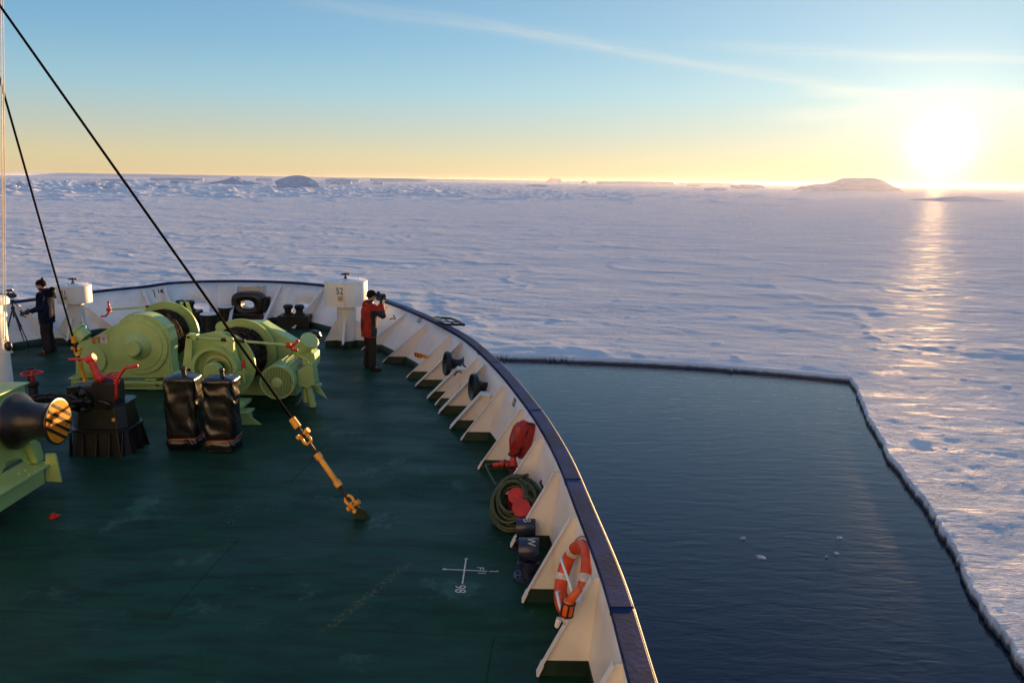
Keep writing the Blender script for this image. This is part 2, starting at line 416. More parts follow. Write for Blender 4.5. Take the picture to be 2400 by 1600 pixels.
fine = np.arange(-41, 41.01, .1); coarse = np.concatenate([np.arange(44, 179, 5.)])
angs = np.radians(np.concatenate([-coarse[::-1], fine, coarse]))
rr = [9.]
while rr[-1] < 6200: rr.append(rr[-1]*(1.0058 if rr[-1] < 120 else 1.0085 if rr[-1] < 900 else 1.014))
rr = np.array(rr); A, RR = np.meshgrid(angs, rr); X, Y = RR*np.sin(A), RR*np.cos(A)
rag = .09*perlin(X/1.1, Y/1.1)+.05*perlin(X/.5, Y/.5)+.06*perlin(X/.17, Y/.17)+.07*perlin(X/.12, Y/.12)+.30*perlin(X/5., Y/5.)
sd = lead_sd(X, Y)+rag
hh = ice_height(X, Y, RR)
rim = np.exp(-np.clip(sd, 0, 9)/.45)*(.01+.045*np.clip(perlin(X/.3, Y/.3)+.5*perlin(X/.12, Y/.12), -.2, 1))
k = np.clip(sd/.09, 0, 1); k = k*k*(3-2*k)
Z = WATER_Z-.5+(ICE_Z+hh*np.clip(sd/2.2, .25, 1)+rim-(WATER_Z-.5))*k
nr, na = X.shape
verts = np.stack([X, Y, Z], -1).reshape(-1, 3).astype(np.float32)
ii, jj = np.meshgrid(np.arange(nr-1), np.arange(na-1), indexing='ij')
q = np.stack([ii*na+jj, (ii+1)*na+jj, (ii+1)*na+jj+1, ii*na+jj+1], -1).reshape(-1, 4)[:, ::-1]
keep = (sd.reshape(-1)[q] > -.35).any(1); q = q[keep]
used = np.unique(q); remap = np.full(len(verts), -1, np.int64); remap[used] = np.arange(len(used)); q = remap[q]; verts = verts[used]
me = bpy.data.meshes.new('sea_ice'); me.vertices.add(len(verts)); me.vertices.foreach_set('co', verts.ravel())
me.loops.add(q.size); me.loops.foreach_set('vertex_index', q.ravel().astype(np.int32)); me.polygons.add(len(q))
me.polygons.foreach_set('loop_start', np.arange(0, q.size, 4, dtype=np.int32)); me.polygons.foreach_set('loop_total', np.full(len(q), 4, np.int32))
me.polygons.foreach_set('use_smooth', np.ones(len(q), bool)); me.update(calc_edges=True); me.validate()
ice = bpy.data.objects.new('sea_ice', me); COL.objects.link(ice); ice['kind'] = 'structure'; ice['label'] = 'snow covered sea ice reaching to the horizon'
def snow_material(name, wet=True, cols=((.82, .84, .87, 1), (.92, .92, .92, 1))):
    m = bpy.data.materials.new(name); m.use_nodes = True; n = NT(m.node_tree); b = n.n['Principled BSDF']
    g = n.new('ShaderNodeNewGeometry').outputs['Position']
    a = n.noise(n.mapping(g, (.05, .14, .3)), 1.0, 5, .6)
    c = n.mix(n.sstep(a, .35, .7), *cols)
    if wet:
        s = n.new('ShaderNodeSeparateXYZ'); n.l.new(g, s.inputs[0])
        nz = n.noise(g, 3.0, 4)
        zz_ = n.m('ADD', s.outputs[2], n.m('MULTIPLY', n.m('SUBTRACT', nz, .5), .12))
        c = n.mix(n.sstep(zz_, WATER_Z+.05, WATER_Z+.22), (.10, .125, .14, 1), c)       # sea-soaked ice at the waterline, shade of the ice edge also in its colour
    h1 = n.noise(n.mapping(g, (2.3, 3.0, 2), (0, 0, R(14))), 1.0, 6, .62, .6)
    h2 = n.noise(n.mapping(g, (.34, .80, .4), (0, 0, R(10))), 1.0, 8, .70, .5)
    h0 = n.noise(n.mapping(g, (.045, .13, .1), (0, 0, R(-6))), 1.0, 8, .70, .4)
    h3 = n.noise(n.mapping(g, (8.5, 10.5, 5), (0, 0, R(14))), 1.0, 4, .6)
    b1 = n.bump(h1, 1.0, .14); b2 = n.bump(h2, 1.0, .34, n.bump(h3, 1.0, .04, b1)); b2 = n.bump(h0, 1.0, 1.1, b2)
    # matt snow with patches of wind-glazed crust that catch the low sun
    n.n.remove(b); df = n.new('ShaderNodeBsdfDiffuse'); gl = n.new('ShaderNodeBsdfGlossy'); mx = n.new('ShaderNodeMixShader')
    n.put(df.inputs['Color'], c); df.inputs['Roughness'].default_value = .4; n.put(df.inputs['Normal'], b2)
    gl.inputs['Color'].default_value = (.9, .88, .84, 1); gl.inputs['Roughness'].default_value = .42; n.put(gl.inputs['Normal'], b2)
    cr = n.sstep(n.noise(n.mapping(g, (.35, .9, 1), (0, 0, R(12))), 1.0, 6, .68, .4), .50, .72)
    n.put(mx.inputs[0], n.m('ADD', .003, n.m('MULTIPLY', cr, .026)))
    n.l.new(df.outputs[0], mx.inputs[1]); n.l.new(gl.outputs[0], mx.inputs[2]); n.l.new(mx.outputs[0], n.n['Material Output'].inputs['Surface'])
    return m
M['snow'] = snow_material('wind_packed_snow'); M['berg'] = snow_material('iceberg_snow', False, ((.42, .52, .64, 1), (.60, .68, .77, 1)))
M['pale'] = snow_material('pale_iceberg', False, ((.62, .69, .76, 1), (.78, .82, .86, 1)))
me.materials.append(M['snow'])

# open water
wm_ = bpy.data.materials.new('cold_sea_water'); wm_.use_nodes = True; n = NT(wm_.node_tree); b = n.n['Principled BSDF']
b.inputs['Base Color'].default_value = (.0012, .0075, .027, 1); b.inputs['Roughness'].default_value = .07; b.inputs['IOR'].default_value = 1.333
g = n.new('ShaderNodeNewGeometry').outputs['Position']
h1 = n.noise(n.mapping(g, (.9, 2.6, 1), (0, 0, R(12))), 1.0, 3, .5, .5)
h2 = n.noise(n.mapping(g, (3.2, 8.5, 1), (0, 0, R(-8))), 1.0, 3, .5, .4)
patch = n.sstep(n.noise(n.mapping(g, (.12, .2, 1)), 1.0, 3), .3, .75)
hsum = n.m('ADD', n.m('MULTIPLY', h1, .75), n.m('MULTIPLY', h2, n.m('ADD', .10, n.m('MULTIPLY', patch, .22))))
n.put(b.inputs['Normal'], n.bump(hsum, .31, .10))
wb = MB(); wb.add([(-60, -60, WATER_Z), (60, -60, WATER_Z), (60, 80, WATER_Z), (-60, 80, WATER_Z)], [(0, 1, 2, 3)])
water = wb.build('water', wm_); water['kind'] = 'structure'; water['label'] = 'dark open water between the ship and the ice'

# low ice shelf along the far horizon
def shelf_strip(name, pts, depth, label):
    """pts: (azimuth deg, distance m, top z). A real bank with a face, a flat top and a back."""
    mb = MB(); vs = []; fs = []
    for i, (a, D, h) in enumerate(pts):
        for dd, z in ((0, ICE_Z-1), (h*.25, h*.75+ICE_Z), (h*.6+4, h+ICE_Z), (depth, h*.98+ICE_Z), (depth+50, ICE_Z-1)):
            vs.append(((D+dd)*math.sin(R(a)), (D+dd)*math.cos(R(a)), z))
    for i in range(len(pts)-1):
        for k in range(4): fs.append((i*5+k, i*5+k+1, (i+1)*5+k+1, (i+1)*5+k))
    mb.add(vs, fs, 0, False)
    o = mb.build(name, M['snow']); o['kind'] = 'structure'; o['label'] = label
    return o
pts = []
for i in range(161):
    a = -50+i*.42; t = i/160
    h = (30 if a < -24 else 30-(a+24)*.55 if a < 5 else max(2, 14-(a-5)*.8))
    h = max(3, h)+1.2*math.sin(a*1.7)+.8*math.sin(a*5.3+1)
    pts.append((a, 5200+200*math.sin(a*.4), max(1.5, h*.58)))
shelf_strip('far_ice_shelf', pts, 900, 'pale ice shelf along the far horizon')

# icebergs and hummocks: each a lump of its own
def iceberg(name, label, cat, c, size, seed, rough=.35, flat=.0, group=None, n1=26, n2=10, rot=0., peaks=None, m_='berg'):
    """faceted ice mass: base ellipse size[0] x size[1], height size[2]; flat = share of the height cut off as a table top"""
    rs = np.random.RandomState(seed); off = Vector(rs.rand(3)*50); vs = []; fs = []
    for i in range(n2+1):
        t = i/n2
        for k in range(n1):
            a = 2*math.pi*k/n1; ca, sa = math.cos(a), math.sin(a)
            rad = (1-t**2*.06 if t < 1 else 0) if flat else math.sqrt(max(0, 1-t*t))
            nz = mnoise.fractal(Vector((ca*1.3, sa*1.3, t*1.4))+off, .9, 2.0, 4)
            rad *= 1+rough*nz
            hz = t if flat else t**.85
            if peaks: hz = t*max(.12, peaks(ca*rad))
            z = hz*size[2]*(1+rough*.5*mnoise.fractal(Vector((ca*rad*1.6, sa*rad*1.6, 3))+off, .8, 2., 4))
            vs.append((ca*rad*size[0]/2, sa*rad*size[1]/2, z))
    for i in range(n2):
        for k in range(n1):
            k2 = (k+1) % n1; fs.append((i*n1+k, i*n1+k2, (i+1)*n1+k2, (i+1)*n1+k))
    mb = MB(); mb.add(vs, fs, 0, False); o = mb.build(name, M[m_])
    o.location = c; o.rotation_euler = (0, 0, rot); W[o] = Matrix.Translation(c)
    return tag(o, label, cat, group)
def ice_at(px, py):
    p = on_z(px, py, ICE_Z); return p
D_ = 1.0204
def berg_px(name, label, cat, x0, x1, ybase, ytop, seed, depth=.6, **kw):
    """photo pixels give where its foot stands on the ice, how wide and how high it is"""
    c = ice_at((x0+x1)/2, ybase); s = ppm(c); w = (x1-x0)/s; h = (ybase-ytop)/s*(.62 if kw.get('flat') else .9)
    k_ = 1+w*depth/2/math.hypot(c.x, c.y); c.x *= k_; c.y *= k_; c.z = ICE_Z-.3
    return iceberg(name, label, cat, c, (w, w*depth, h+.3), seed, **kw)
HG = 'ice hummocks along the horizon'
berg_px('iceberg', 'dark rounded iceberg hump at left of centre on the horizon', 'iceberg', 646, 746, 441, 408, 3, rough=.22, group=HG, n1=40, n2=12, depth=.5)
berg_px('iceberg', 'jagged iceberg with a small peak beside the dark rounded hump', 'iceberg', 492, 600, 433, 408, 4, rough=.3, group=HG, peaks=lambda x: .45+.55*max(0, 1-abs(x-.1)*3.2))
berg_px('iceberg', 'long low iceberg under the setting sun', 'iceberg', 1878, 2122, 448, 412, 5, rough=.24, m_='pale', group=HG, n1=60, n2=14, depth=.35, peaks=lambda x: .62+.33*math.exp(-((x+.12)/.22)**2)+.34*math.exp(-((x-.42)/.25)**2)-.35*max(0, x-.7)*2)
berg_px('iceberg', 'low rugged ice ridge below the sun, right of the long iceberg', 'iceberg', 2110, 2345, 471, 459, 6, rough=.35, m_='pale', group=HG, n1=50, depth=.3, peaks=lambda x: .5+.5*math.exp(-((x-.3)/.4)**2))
for i, (x0, x1, yb, yt, lab) in enumerate([
        (235, 320, 425, 416, 'flat topped iceberg between the two dark stays'), (350, 480, 424, 412, 'broad flat iceberg right of the long stay'),
        (600, 640, 424, 412, 'small flat iceberg left of the dark rounded hump'), (760, 845, 428, 413, 'low flat iceberg just right of the dark rounded hump'),
        (868, 1000, 426, 413, 'long thin flat iceberg right of the rounded hump'), (1395, 1585, 433, 419, 'wide flat iceberg in the middle of the horizon'),
        (1590, 1720, 434, 424, 'thin flat iceberg left of the long sunlit iceberg')]):
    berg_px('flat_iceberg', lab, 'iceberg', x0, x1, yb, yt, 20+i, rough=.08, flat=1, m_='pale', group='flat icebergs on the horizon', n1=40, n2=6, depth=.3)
for i, (x0, x1, yb, yt, lab) in enumerate([
        (38, 58, 438, 423, 'bright sunlit ice block at far left by the white lines'), (10, 46, 441, 431, 'blue ice slab leaning left of the bright block'),
        (148, 164, 432, 423, 'small bright ice block between the stays'), (148, 162, 445, 436, 'lowest bright ice block between the stays'),
        (255, 290, 434, 424, 'sunlit ice block cluster against the long stay'), (195, 250, 438, 425, 'blue broken ice heap left of the long stay'),
        (215, 285, 444, 433, 'low blue ice rubble below the sunlit cluster'), (338, 372, 436, 428, 'small pale ice block right of the long stay'),
        (370, 400, 443, 433, 'blue ice lump with a bright edge right of the long stay'), (395, 450, 430, 422, 'sunlit ice slab left of the jagged iceberg'),
        (725, 745, 440, 428, 'small upright ice block at the foot of the rounded hump'), (775, 830, 433, 420, 'sunlit ice blocks right of the rounded hump'),
        (660, 700, 438, 430, 'low ice block before the rounded hump'), (873, 900, 433, 424, 'little ice block under the thin flat iceberg'),
        (1280, 1320, 428, 417, 'brown tinged ice block near the middle of the horizon'), (1360, 1380, 431, 422, 'tiny pale ice block left of the wide flat iceberg'),
        (1610, 1645, 437, 430, 'dark ice block below the thin flat iceberg'), (1715, 1785, 442, 430, 'pair of low ice lumps left of the long sunlit iceberg'),
        (1650, 1710, 447, 440, 'low shadowed ice lump nearest the long iceberg'), (1230, 1290, 438, 432, 'low broken ice slab in mid horizon')]):
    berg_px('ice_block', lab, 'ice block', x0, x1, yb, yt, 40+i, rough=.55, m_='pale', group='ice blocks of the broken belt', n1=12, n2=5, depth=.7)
# bits of ice afloat
for i, (px, py, s, lab) in enumerate([(1741, 1262, .22, 'small floating ice bit, upper left of the five on the water'), (1783, 1306, .30, 'largest floating ice bit on the dark water'),
        (1968, 1261, .20, 'small floating ice bit nearest the ice edge'), (1960, 1298, .20, 'floating ice bit just below the one nearest the ice edge'), (1937, 1305, .10, 'tiniest floating ice bit on the dark water')]):
    p = on_z(px, py, WATER_Z); iceberg('floating_ice', lab, 'ice bit', (p.x, p.y, WATER_Z-.03), (s, s*.8, .10), 80+i, rough=.6, group='ice bits afloat', n1=8, n2=3)

# ------------------------------------------------------------------ the ship: deck, bulwark
CTRL = [(.86, -9), (.86, -4), (.86, 0), (.85, 3), (.82, 4.6), (.79, 5.86), (.68, 7.34), (.57, 8.66), (.41, 9.87), (.24, 10.85), (-.08, 12.4), (-.37, 13.6), (-.76, 15.0), (-1.16, 16.15), (-1.9, 17.8), (-2.71, 19.35), (-3.3, 20.3),
        (-4.15, 21.35), (-5.45, 22.62), (-6.11, 23.01), (-6.73, 23.26), (-7.47, 23.42), (-8.33, 23.42), (-9.23, 23.25), (-9.65, 23.05), (-10.15, 22.72), (-10.5, 22.42), (-10.95, 21.98), (-11.52, 21.2), (-12.25, 19.75), (-12.95, 18.5), (-13.6, 17.2),
        (-14.44, 15.2), (-15.1, 13.2), (-15.7, 10.8), (-16.1, 8), (-16.4, 4.6), (-16.46, 0), (-16.46, -4), (-16.46, -9)]
def rail_h(x, y):
    if y < 20: return 1.0 if x > -7 else 1.04
    if x > -7: return 1.0+.1*min(1, max(0, (y-20.3)/1.2))
    return 1.04+.06*min(1, max(0, (x+10.55)/.4))
def flare(x, y):
    v = np.interp(y, [4, 6, 8.5, 12, 13.7, 15.5, 17.3, 19, 21, 23.4], [.08, .09, .14, .31, .42, .5, .6, .72, .8, .75])
    return float(v)
def catmull(P_, n=10):
    out = []
    for i in range(1, len(P_)-2):
        p0, p1, p2, p3 = [np.array(q, float) for q in P_[i-1:i+3]]
        for k in range(n):
            t = k/n; out.append(.5*((2*p1)+(-p0+p2)*t+(2*p0-5*p1+4*p2-p3)*t*t+(-p0+3*p1-3*p2+p3)*t**3))
    return np.array(out)
raw = catmull(CTRL, 14)
seg = np.r_[0, np.cumsum(np.hypot(*np.diff(raw, axis=0).T))]
SN = int(seg[-1]/.1); SS = np.linspace(0, seg[-1], SN)
TOP = np.stack([np.interp(SS, seg, raw[:, 0]), np.interp(SS, seg, raw[:, 1])], 1)
tg = np.gradient(TOP, axis=0); ksm = np.ones(9)/9
tg = np.stack([np.convolve(np.pad(tg[:, i], 4, 'edge'), ksm, 'valid') for i in (0, 1)], 1)
tg /= np.linalg.norm(tg, axis=1)[:, None]; NIN = np.stack([-tg[:, 1], tg[:, 0]], 1)      # inward (port of travel)
RH = np.array([rail_h(*p) for p in TOP]); RH = np.convolve(np.pad(RH, 3, 'edge'), np.ones(7)/7, 'valid')
FL = np.array([flare(*p) for p in TOP]); BASE = TOP+NIN*FL[:, None]
def lerp_s(arr, s): return np.array([np.interp(s, SS, arr[:, i]) for i in range(arr.shape[1])]) if arr.ndim == 2 else float(np.interp(s, SS, arr))
def plate_pt(s, z, off=0.):
    """a point of the bulwark's inner face; off = inward offset"""
    b_, t_, h, nn = lerp_s(BASE, s), lerp_s(TOP, s), lerp_s(RH, s), lerp_s(NIN, s)
    q = b_+(t_-b_)*(z/h)+nn*off; return Vector((q[0], q[1], z))
def s_near(x, y, z=.5):
    mid = BASE+(TOP-BASE)*(z/RH)[:, None]; return float(SS[np.argmin(np.hypot(mid[:, 0]-x, mid[:, 1]-y))])

# deck sheet
dk = MB(); o_ = [Vector((p[0], p[1], 0)) for p in BASE]
dk.add(o_, [tuple(range(len(o_)))]); 
dm = bpy.data.materials.new('green_deck_paint'); dm.use_nodes = True; n = NT(dm.node_tree); b = n.n['Principled BSDF']
g = n.new('ShaderNodeNewGeometry').outputs['Position']
a1 = n.noise(g, .35, 5, .6); a2 = n.noise(n.mapping(g, (1.2, 5, 1), (0, 0, R(20))), 1.0, 5, .65, .3); a3 = n.noise(g, 14, 4)
c = n.mix(n.sstep(a1, .3, .7), (.0050, .038, .0175, 1), (.0066, .050, .030, 1))
c = n.mix(n.m('MULTIPLY', n.sstep(a2, .44, .62), .85), c, (.005, .024, .015, 1))
c = n.mix(n.m('MULTIPLY', n.sstep(a3, .62, .8), .25), c, (.030, .085, .07, 1))
sc_ = n.noise(n.mapping(g, (.5, 7, 1), (0, 0, R(8))), 1.0, 6, .7, 1.2)
c = n.mix(n.m('MULTIPLY', n.sstep(sc_, .62, .76), .36), c, (.14, .20, .18, 1))
st_ = n.noise(n.mapping(g, (.9, .9, 1)), 1.0, 6, .68)
c = n.mix(n.m('MULTIPLY', n.sstep(st_, .58, .66), .6), c, (.034, .108, .080, 1))          # patched, paler paint
ru_ = n.noise(n.mapping(g, (2.2, 2.2, 1), (0, 0, 0), (5, 3, 0)), 1.0, 6, .72)
c = n.mix(n.m('MULTIPLY', n.sstep(ru_, .63, .72), .60), c, (.040, .022, .012, 1))          # rust stains
# worn ochre walkway stripe
sp = n.new('ShaderNodeSeparateXYZ'); n.l.new(n.mapping(g, (1, 1, 1), (0, 0, R(-62)), (0, 0, 0)), sp.inputs[0])
b_in = b
vt = n.noise(g, 26, 4, .7)
p0, p1 = on_z(735*D_, 1455*D_), on_z(950*D_, 1285*D_); dv = (p1-p0).normalized(); nv = Vector((-dv.y, dv.x, 0))
du = n.new('ShaderNodeVectorMath', operation='DOT_PRODUCT'); n.l.new(g, du.inputs[0]); du.inputs[1].default_value = nv
dd_ = n.m('ABSOLUTE', n.m('SUBTRACT', du.outputs['Value'], p0.dot(nv)))
dl = n.new('ShaderNodeVectorMath', operation='DOT_PRODUCT'); n.l.new(g, dl.inputs[0]); dl.inputs[1].default_value = dv
along = n.m('SUBTRACT', dl.outputs['Value'], p0.dot(dv)); Ls = (p1-p0).length
msk = n.m('MULTIPLY', n.sstep(dd_, .07, .03), n.m('MULTIPLY', n.sstep(along, -.1, .2), n.sstep(along, Ls+.1, Ls-.2)))
msk = n.m('MULTIPLY', msk, n.m('MULTIPLY', n.sstep(vt, .48, .62), .55))
c = n.mix(msk, c, (.16, .14, .055, 1))
# plate seams
br = n.new('ShaderNodeTexBrick'); n.l.new(n.mapping(g, (1, 1, 1), (0, 0, R(4)), (.6, .4, 0)), br.inputs['Vector'])
br.inputs['Scale'].default_value = 1; br.inputs['Mortar Size'].default_value = .010; br.inputs['Brick Width'].default_value = 6.4; br.inputs['Row Height'].default_value = 1.75; br.inputs['Mortar Smooth'].default_value = .6
n.put(b.inputs['Base Color'], c)
wet = n.noise(n.mapping(g, (.5, 1.1, 1), (0, 0, R(30))), 1.0, 4, .6)
n.put(b.inputs['Roughness'], n.m('ADD', .34, n.m('ADD', n.m('MULTIPLY', n.sstep(wet, .35, .7), .24), n.m('MULTIPLY', a3, .14))))
b.inputs['Specular IOR Level'].default_value = .13
bm1 = n.bump(br.outputs['Fac'], .9, .02); n.put(b.inputs['Normal'], n.bump(n.noise(g, 22, 4), .25, .006, n.bump(a2, .15, .02, bm1)))
deck = dk.build('deck', dm); deck['kind'] = 'structure'; deck['label'] = 'dark green painted fore deck'
# painted frame mark, scuffs
pm = MB()
def ground_bar(mb, a, b, w, z=.004, mi=0):
    a, b = Vector((a[0], a[1], z)), Vector((b[0], b[1], z)); t = (b-a).normalized(); x = Vector((-t.y, t.x, 0))*w/2
    mb.add([a-x, b-x, b+x, a+x], [(0, 1, 2, 3)], mi)
Zc = zz(900, 1250, 5.88)
def gp(x, y): return on_z(*Zc(x, y))
ground_bar(pm, gp(1132, 345), gp(1080, 695), .016); ground_bar(pm, gp(815, 492), gp(1425, 520), .016, .0045); ground_bar(pm, gp(1448, 521), gp(1572, 524), .014)
ground_bar(pm, gp(1295, 547), gp(1405, 548), .014); ground_bar(pm, gp(1110, 350), gp(1160, 346), .02)
ground_bar(pm, gp(808, 493), gp(860, 494), .03, .005); ground_bar(pm, gp(1555, 515), gp(1572, 524), .014, .005)
ground_bar(pm, gp(1280, 470), gp(1375, 473), .012); ground_bar(pm, gp(1373, 474), gp(1368, 503), .012, .005); ground_bar(pm, gp(1333, 474), gp(1328, 496), .012, .005)
nd = gp(1000, 815)-gp(1000, 730); t98 = text_mb('98', .165, gp(1045, 765)+Vector((0, 0, .002)), (nd.x, nd.y, 0), (.99, -.05, 0), .003)
pm.add(t98.v, t98.f)
o = pm.build('painted_mark', M['paintw'], deck)
sf = MB()
for pts_ in ([(510, 1152), (530, 1160), (548, 1162), (560, 1172)], [(500, 1178), (530, 1172), (548, 1166), (575, 1168), (610, 1170), (650, 1176)], [(510, 1180), (530, 1183), (550, 1172)], [(515, 1195), (530, 1203), (548, 1206)], [(526, 1192), (540, 1200), (548, 1208)]):
    w = [on_z(x*D_, y*D_) for x, y in pts_]
    for a, b_ in zip(w[:-1], w[1:]):
        for k in range(9):
            if random.random() < .68:
                t0 = k/9+random.uniform(-.02, .05); t1 = t0+random.uniform(.05, .15); j = Vector((random.uniform(-.025, .025), random.uniform(-.02, .02), 0))
                ground_bar(sf, a.lerp(b_, t0)+j, a.lerp(b_, t1)+j, random.uniform(.003, .011), random.uniform(.003, .006))
o = sf.build('scuff_mark', mat('chalky_scuff', (.13, .18, .17), .8, .3, scale=30), deck)

# bulwark
bul = thing('ship_bulwark', 'white steel bulwark with navy top rail curving round the bow', 'bulwark')
def opening(px, py, ypl, hw, hh_):
    p = on_y(px, py, ypl); return s_near(p.x, p.y, p.z), p.z, hw, hh_
OPEN = [opening(*Z2(1440, 505), 22.45, .44, .22), opening(*Z2(285, 490), 22.75, .42, .22)]
s_ch = s_near(*on_y(*Z2(865, 440), 23.0).xy, .6); z_ch = on_y(*Z2(865, 435), 22.85).z
OPEN.append((s_ch, z_ch, .26, .17))
pl = MB(); done = np.zeros(SN, bool)
for (s0, z0, hw, h2_) in OPEN:
    i0, i1 = np.searchsorted(SS, s0-hw-.22), np.searchsorted(SS, s0+hw+.22); done[i0:i1] = True
    pts2, edges = [], []
    def loop(ps):
        o0 = len(pts2); pts2.extend([Vector(p) for p in ps]); edges.extend([(o0+i, o0+(i+1) % len(ps)) for i in range(len(ps))])
    cols = SS[i0:i1+1]
    loop([(s, 0.) for s in cols]+[(cols[-1], 1.)]+[(s, 1.) for s in cols[::-1]][1:]+[])
    # split line of the green margin
    hz_ = lerp_s(RH, s0); o0 = len(pts2)
    ring = []
    for k in range(36):
        a = 2*math.pi*k/36; ca, sa = math.cos(a), math.sin(a); ex = .55
        ring.append((s0+hw*math.copysign(abs(ca)**ex, ca), (z0+h2_*math.copysign(abs(sa)**.8, sa))/hz_))
    loop(ring)
    for s in cols[1:-1]: pts2.append(Vector((s, .15/hz_)))
    o1 = len(pts2)-len(cols[1:-1]); edges.extend([(o1+i, o1+i+1) for i in range(len(cols)-3)])
    vo, eo, fo, *_ = delaunay_2d_cdt(pts2, edges, [], 0, 1e-5)
    keepf = []
    for f in fo:
        cx = sum(vo[i].x for i in f)/len(f); cy = sum(vo[i].y for i in f)/len(f)
        u_, v_ = (cx-s0)/hw, (cy*hz_-z0)/h2_
        if abs(u_)**(2/.55)+abs(v_)**(2/.8) < 1: continue
        if not (cols[0]-1e-4 < cx < cols[-1]+1e-4 and -1e-4 < cy < 1+1e-4): continue
        keepf.append((f, 1 if cy*hz_ < .15 else 0))
    V3 = [plate_pt(p.x, p.y*lerp_s(RH, p.x)) for p in vo]
    for mi_ in (0, 1): pl.add(V3, [tuple(f) for f, m_ in keepf if m_ == mi_], mi_, True)
    # rolled rim of the opening
    if h2_ > .2: pl.tube([plate_pt(s, v*lerp_s(RH, s), .01) for s, v in ring], .018, 6, True, 0)
LV = [0., .15, .45, .75, 1.]
for i in range(SN-1):
    if done[i]: continue
    lev = lambda j: [0, .15/RH[j], .45, .75, 1.]
    a = [plate_pt(SS[i], v*RH[i]) for v in lev(i)]; c_ = [plate_pt(SS[i+1], v*RH[i+1]) for v in lev(i+1)]
    o0 = len(pl.v)
    for k in range(4): pl.add([a[k], c_[k], c_[k+1], a[k+1]], [(0, 1, 2, 3)], 1 if k == 0 else 0, True)
po = pl.build('plating', [M['white'], M['greend']], bul)
bmx = bmesh.new(); bmx.from_mesh(po.data); bmesh.ops.remove_doubles(bmx, verts=bmx.verts, dist=.0015); bmx.to_mesh(po.data); bmx.free()
sm = po.modifiers.new('thickness', 'SOLIDIFY'); sm.thickness = .014; sm.offset = 0
hl = MB()
levels = [(0., .0), (-1.5, .05), (-3.5, .35), (-5.5, .9), (-7.4, 1.6)]
for i in range(0, SN-3, 3):
    for k in range(4):
        q_ = []
        for (ii_, kk) in ((i, k), (i+3, k), (i+3, k+1), (i, k+1)):
            zc, off = levels[kk]; fl_ = off*(FL[ii_]+.05)*1.4-.012; p = BASE[ii_]+NIN[ii_]*fl_; q_.append((p[0], p[1], zc-.006))
        hl.add(q_, [(0, 1, 2, 3)], 0, True)
hl.build('hull_side', M['hull'], bul)
# top rail, swept in lengths with a hairline joint between them
rl = MB()
prof = [(-.03, -.032), (-.03, .03), (.14, .03), (.14, -.012), (-.018, -.012), (-.018, -.032)]
i = 0
while i < SN-2:
    L = min(SN-1, i+random.choice((26, 30, 34))); vs = []; fs = []
    idx = list(range(i, L+1)); K = len(prof)
    for j in idx:
        t_, nn = TOP[j].copy(), NIN[j]
        if j == L: t_ = t_-tg[j]*.010
        for (o, zq) in prof: vs.append((t_[0]-nn[0]*o, t_[1]-nn[1]*o, RH[j]+zq))
    for a in range(len(idx)-1):
        for k in range(K): k2 = (k+1) % K; fs.append((a*K+k, a*K+k2, (a+1)*K+k2, (a+1)*K+k))
    fs.append(tuple(range(K))); fs.append(tuple((len(idx)-1)*K+k for k in range(K))[::-1])
    rl.add(vs, fs, 0, False)
    rl.tube([(TOP[j][0]-NIN[j][0]*.145, TOP[j][1]-NIN[j][1]*.145, RH[j]+.006) for j in idx], .017, 8)
    i = L
rl.build('top_rail', M['navy'], bul, bevel=.004)

def gusset(b_, t_, d_, h, reach, fw=.065, th=.012, ztop=None, tip=True, shelf=0.):
    """triangular bracket: b_/t_ plate foot and head (2D), d_ inward 2D unit vector"""
    b_, t_, d_ = np.array(b_), np.array(t_), np.array(d_)
    zt = (h-.07) if ztop is None else ztop
    tt = b_+(t_-b_)*(zt/h); side = np.array([-d_[1], d_[0]])
    hd = tt+d_*(.075 if ztop is None else .20)
    def P3(q, z): return Vector((q[0], q[1], z))
    foot = b_+d_*reach; zf = .05
    kk = (.15-zf)/(zt-zf); cut = foot+(hd-foot)*kk; bc = b_+(t_-b_)*(.15/h)
    mb = MB(); ex = P3(side, 0)*th
    mb.prism([P3(b_, -.01)-ex/2, P3(foot-d_*.03, -.01)-ex/2, P3(foot-d_*.012, zf)-ex/2, P3(cut-d_*.012, .15)-ex/2, P3(bc, .15)-ex/2], ex, 1)
    mb.prism([P3(bc, .15)-ex/2, P3(cut-d_*.012, .15)-ex/2, P3(hd, zt)-ex/2, P3(tt, zt)-ex/2], ex, 0)
    a, e_ = P3(foot, zf-.02), P3(hd, zt); nrm = (e_-a).cross(P3(side, 0)).normalized()
    if nrm.dot(P3(d_, 0)) < 0: nrm = -nrm
    mb.strip(a, e_, fw, .012, nrm, 0)
    if shelf: mb.strip(P3(hd, zt+.006), P3(tt, zt+.006), shelf, .012, (0, 0, 1), 0)
    if tip: mb.strip(a+Vector((0, 0, -.015)), a+(e_-a).normalized()*.10, fw*1.4, .02, nrm, 0)
    return mb.build('gusset', [M['white'], M['greend']], bul)
def side_pts(y, right=True):
    m_ = TOP[:, 0] > -7.8 if right else TOP[:, 0] < -7.8
    tp, bp, hp = TOP[m_], BASE[m_], RH[m_]
    o1 = np.argsort(tp[:, 1]); o2 = np.argsort(bp[:, 1])
    return np.array([np.interp(y, bp[o2, 1], bp[o2, 0]), y]), np.array([np.interp(y, tp[o1, 1], tp[o1, 0]), y]), float(np.interp(y, tp[o1, 1], hp[o1]))
for y in (1.25, 2.45, 3.65, 4.85, 6.05, 7.25, 8.47, 9.67, 10.95, 12.25, 14.25, 16.3, 17.7, 19.0, 20.1):
    b_, t_, h = side_pts(y); gusset(b_, t_, (-1, 0), h, .43 if y < 19 else .38)
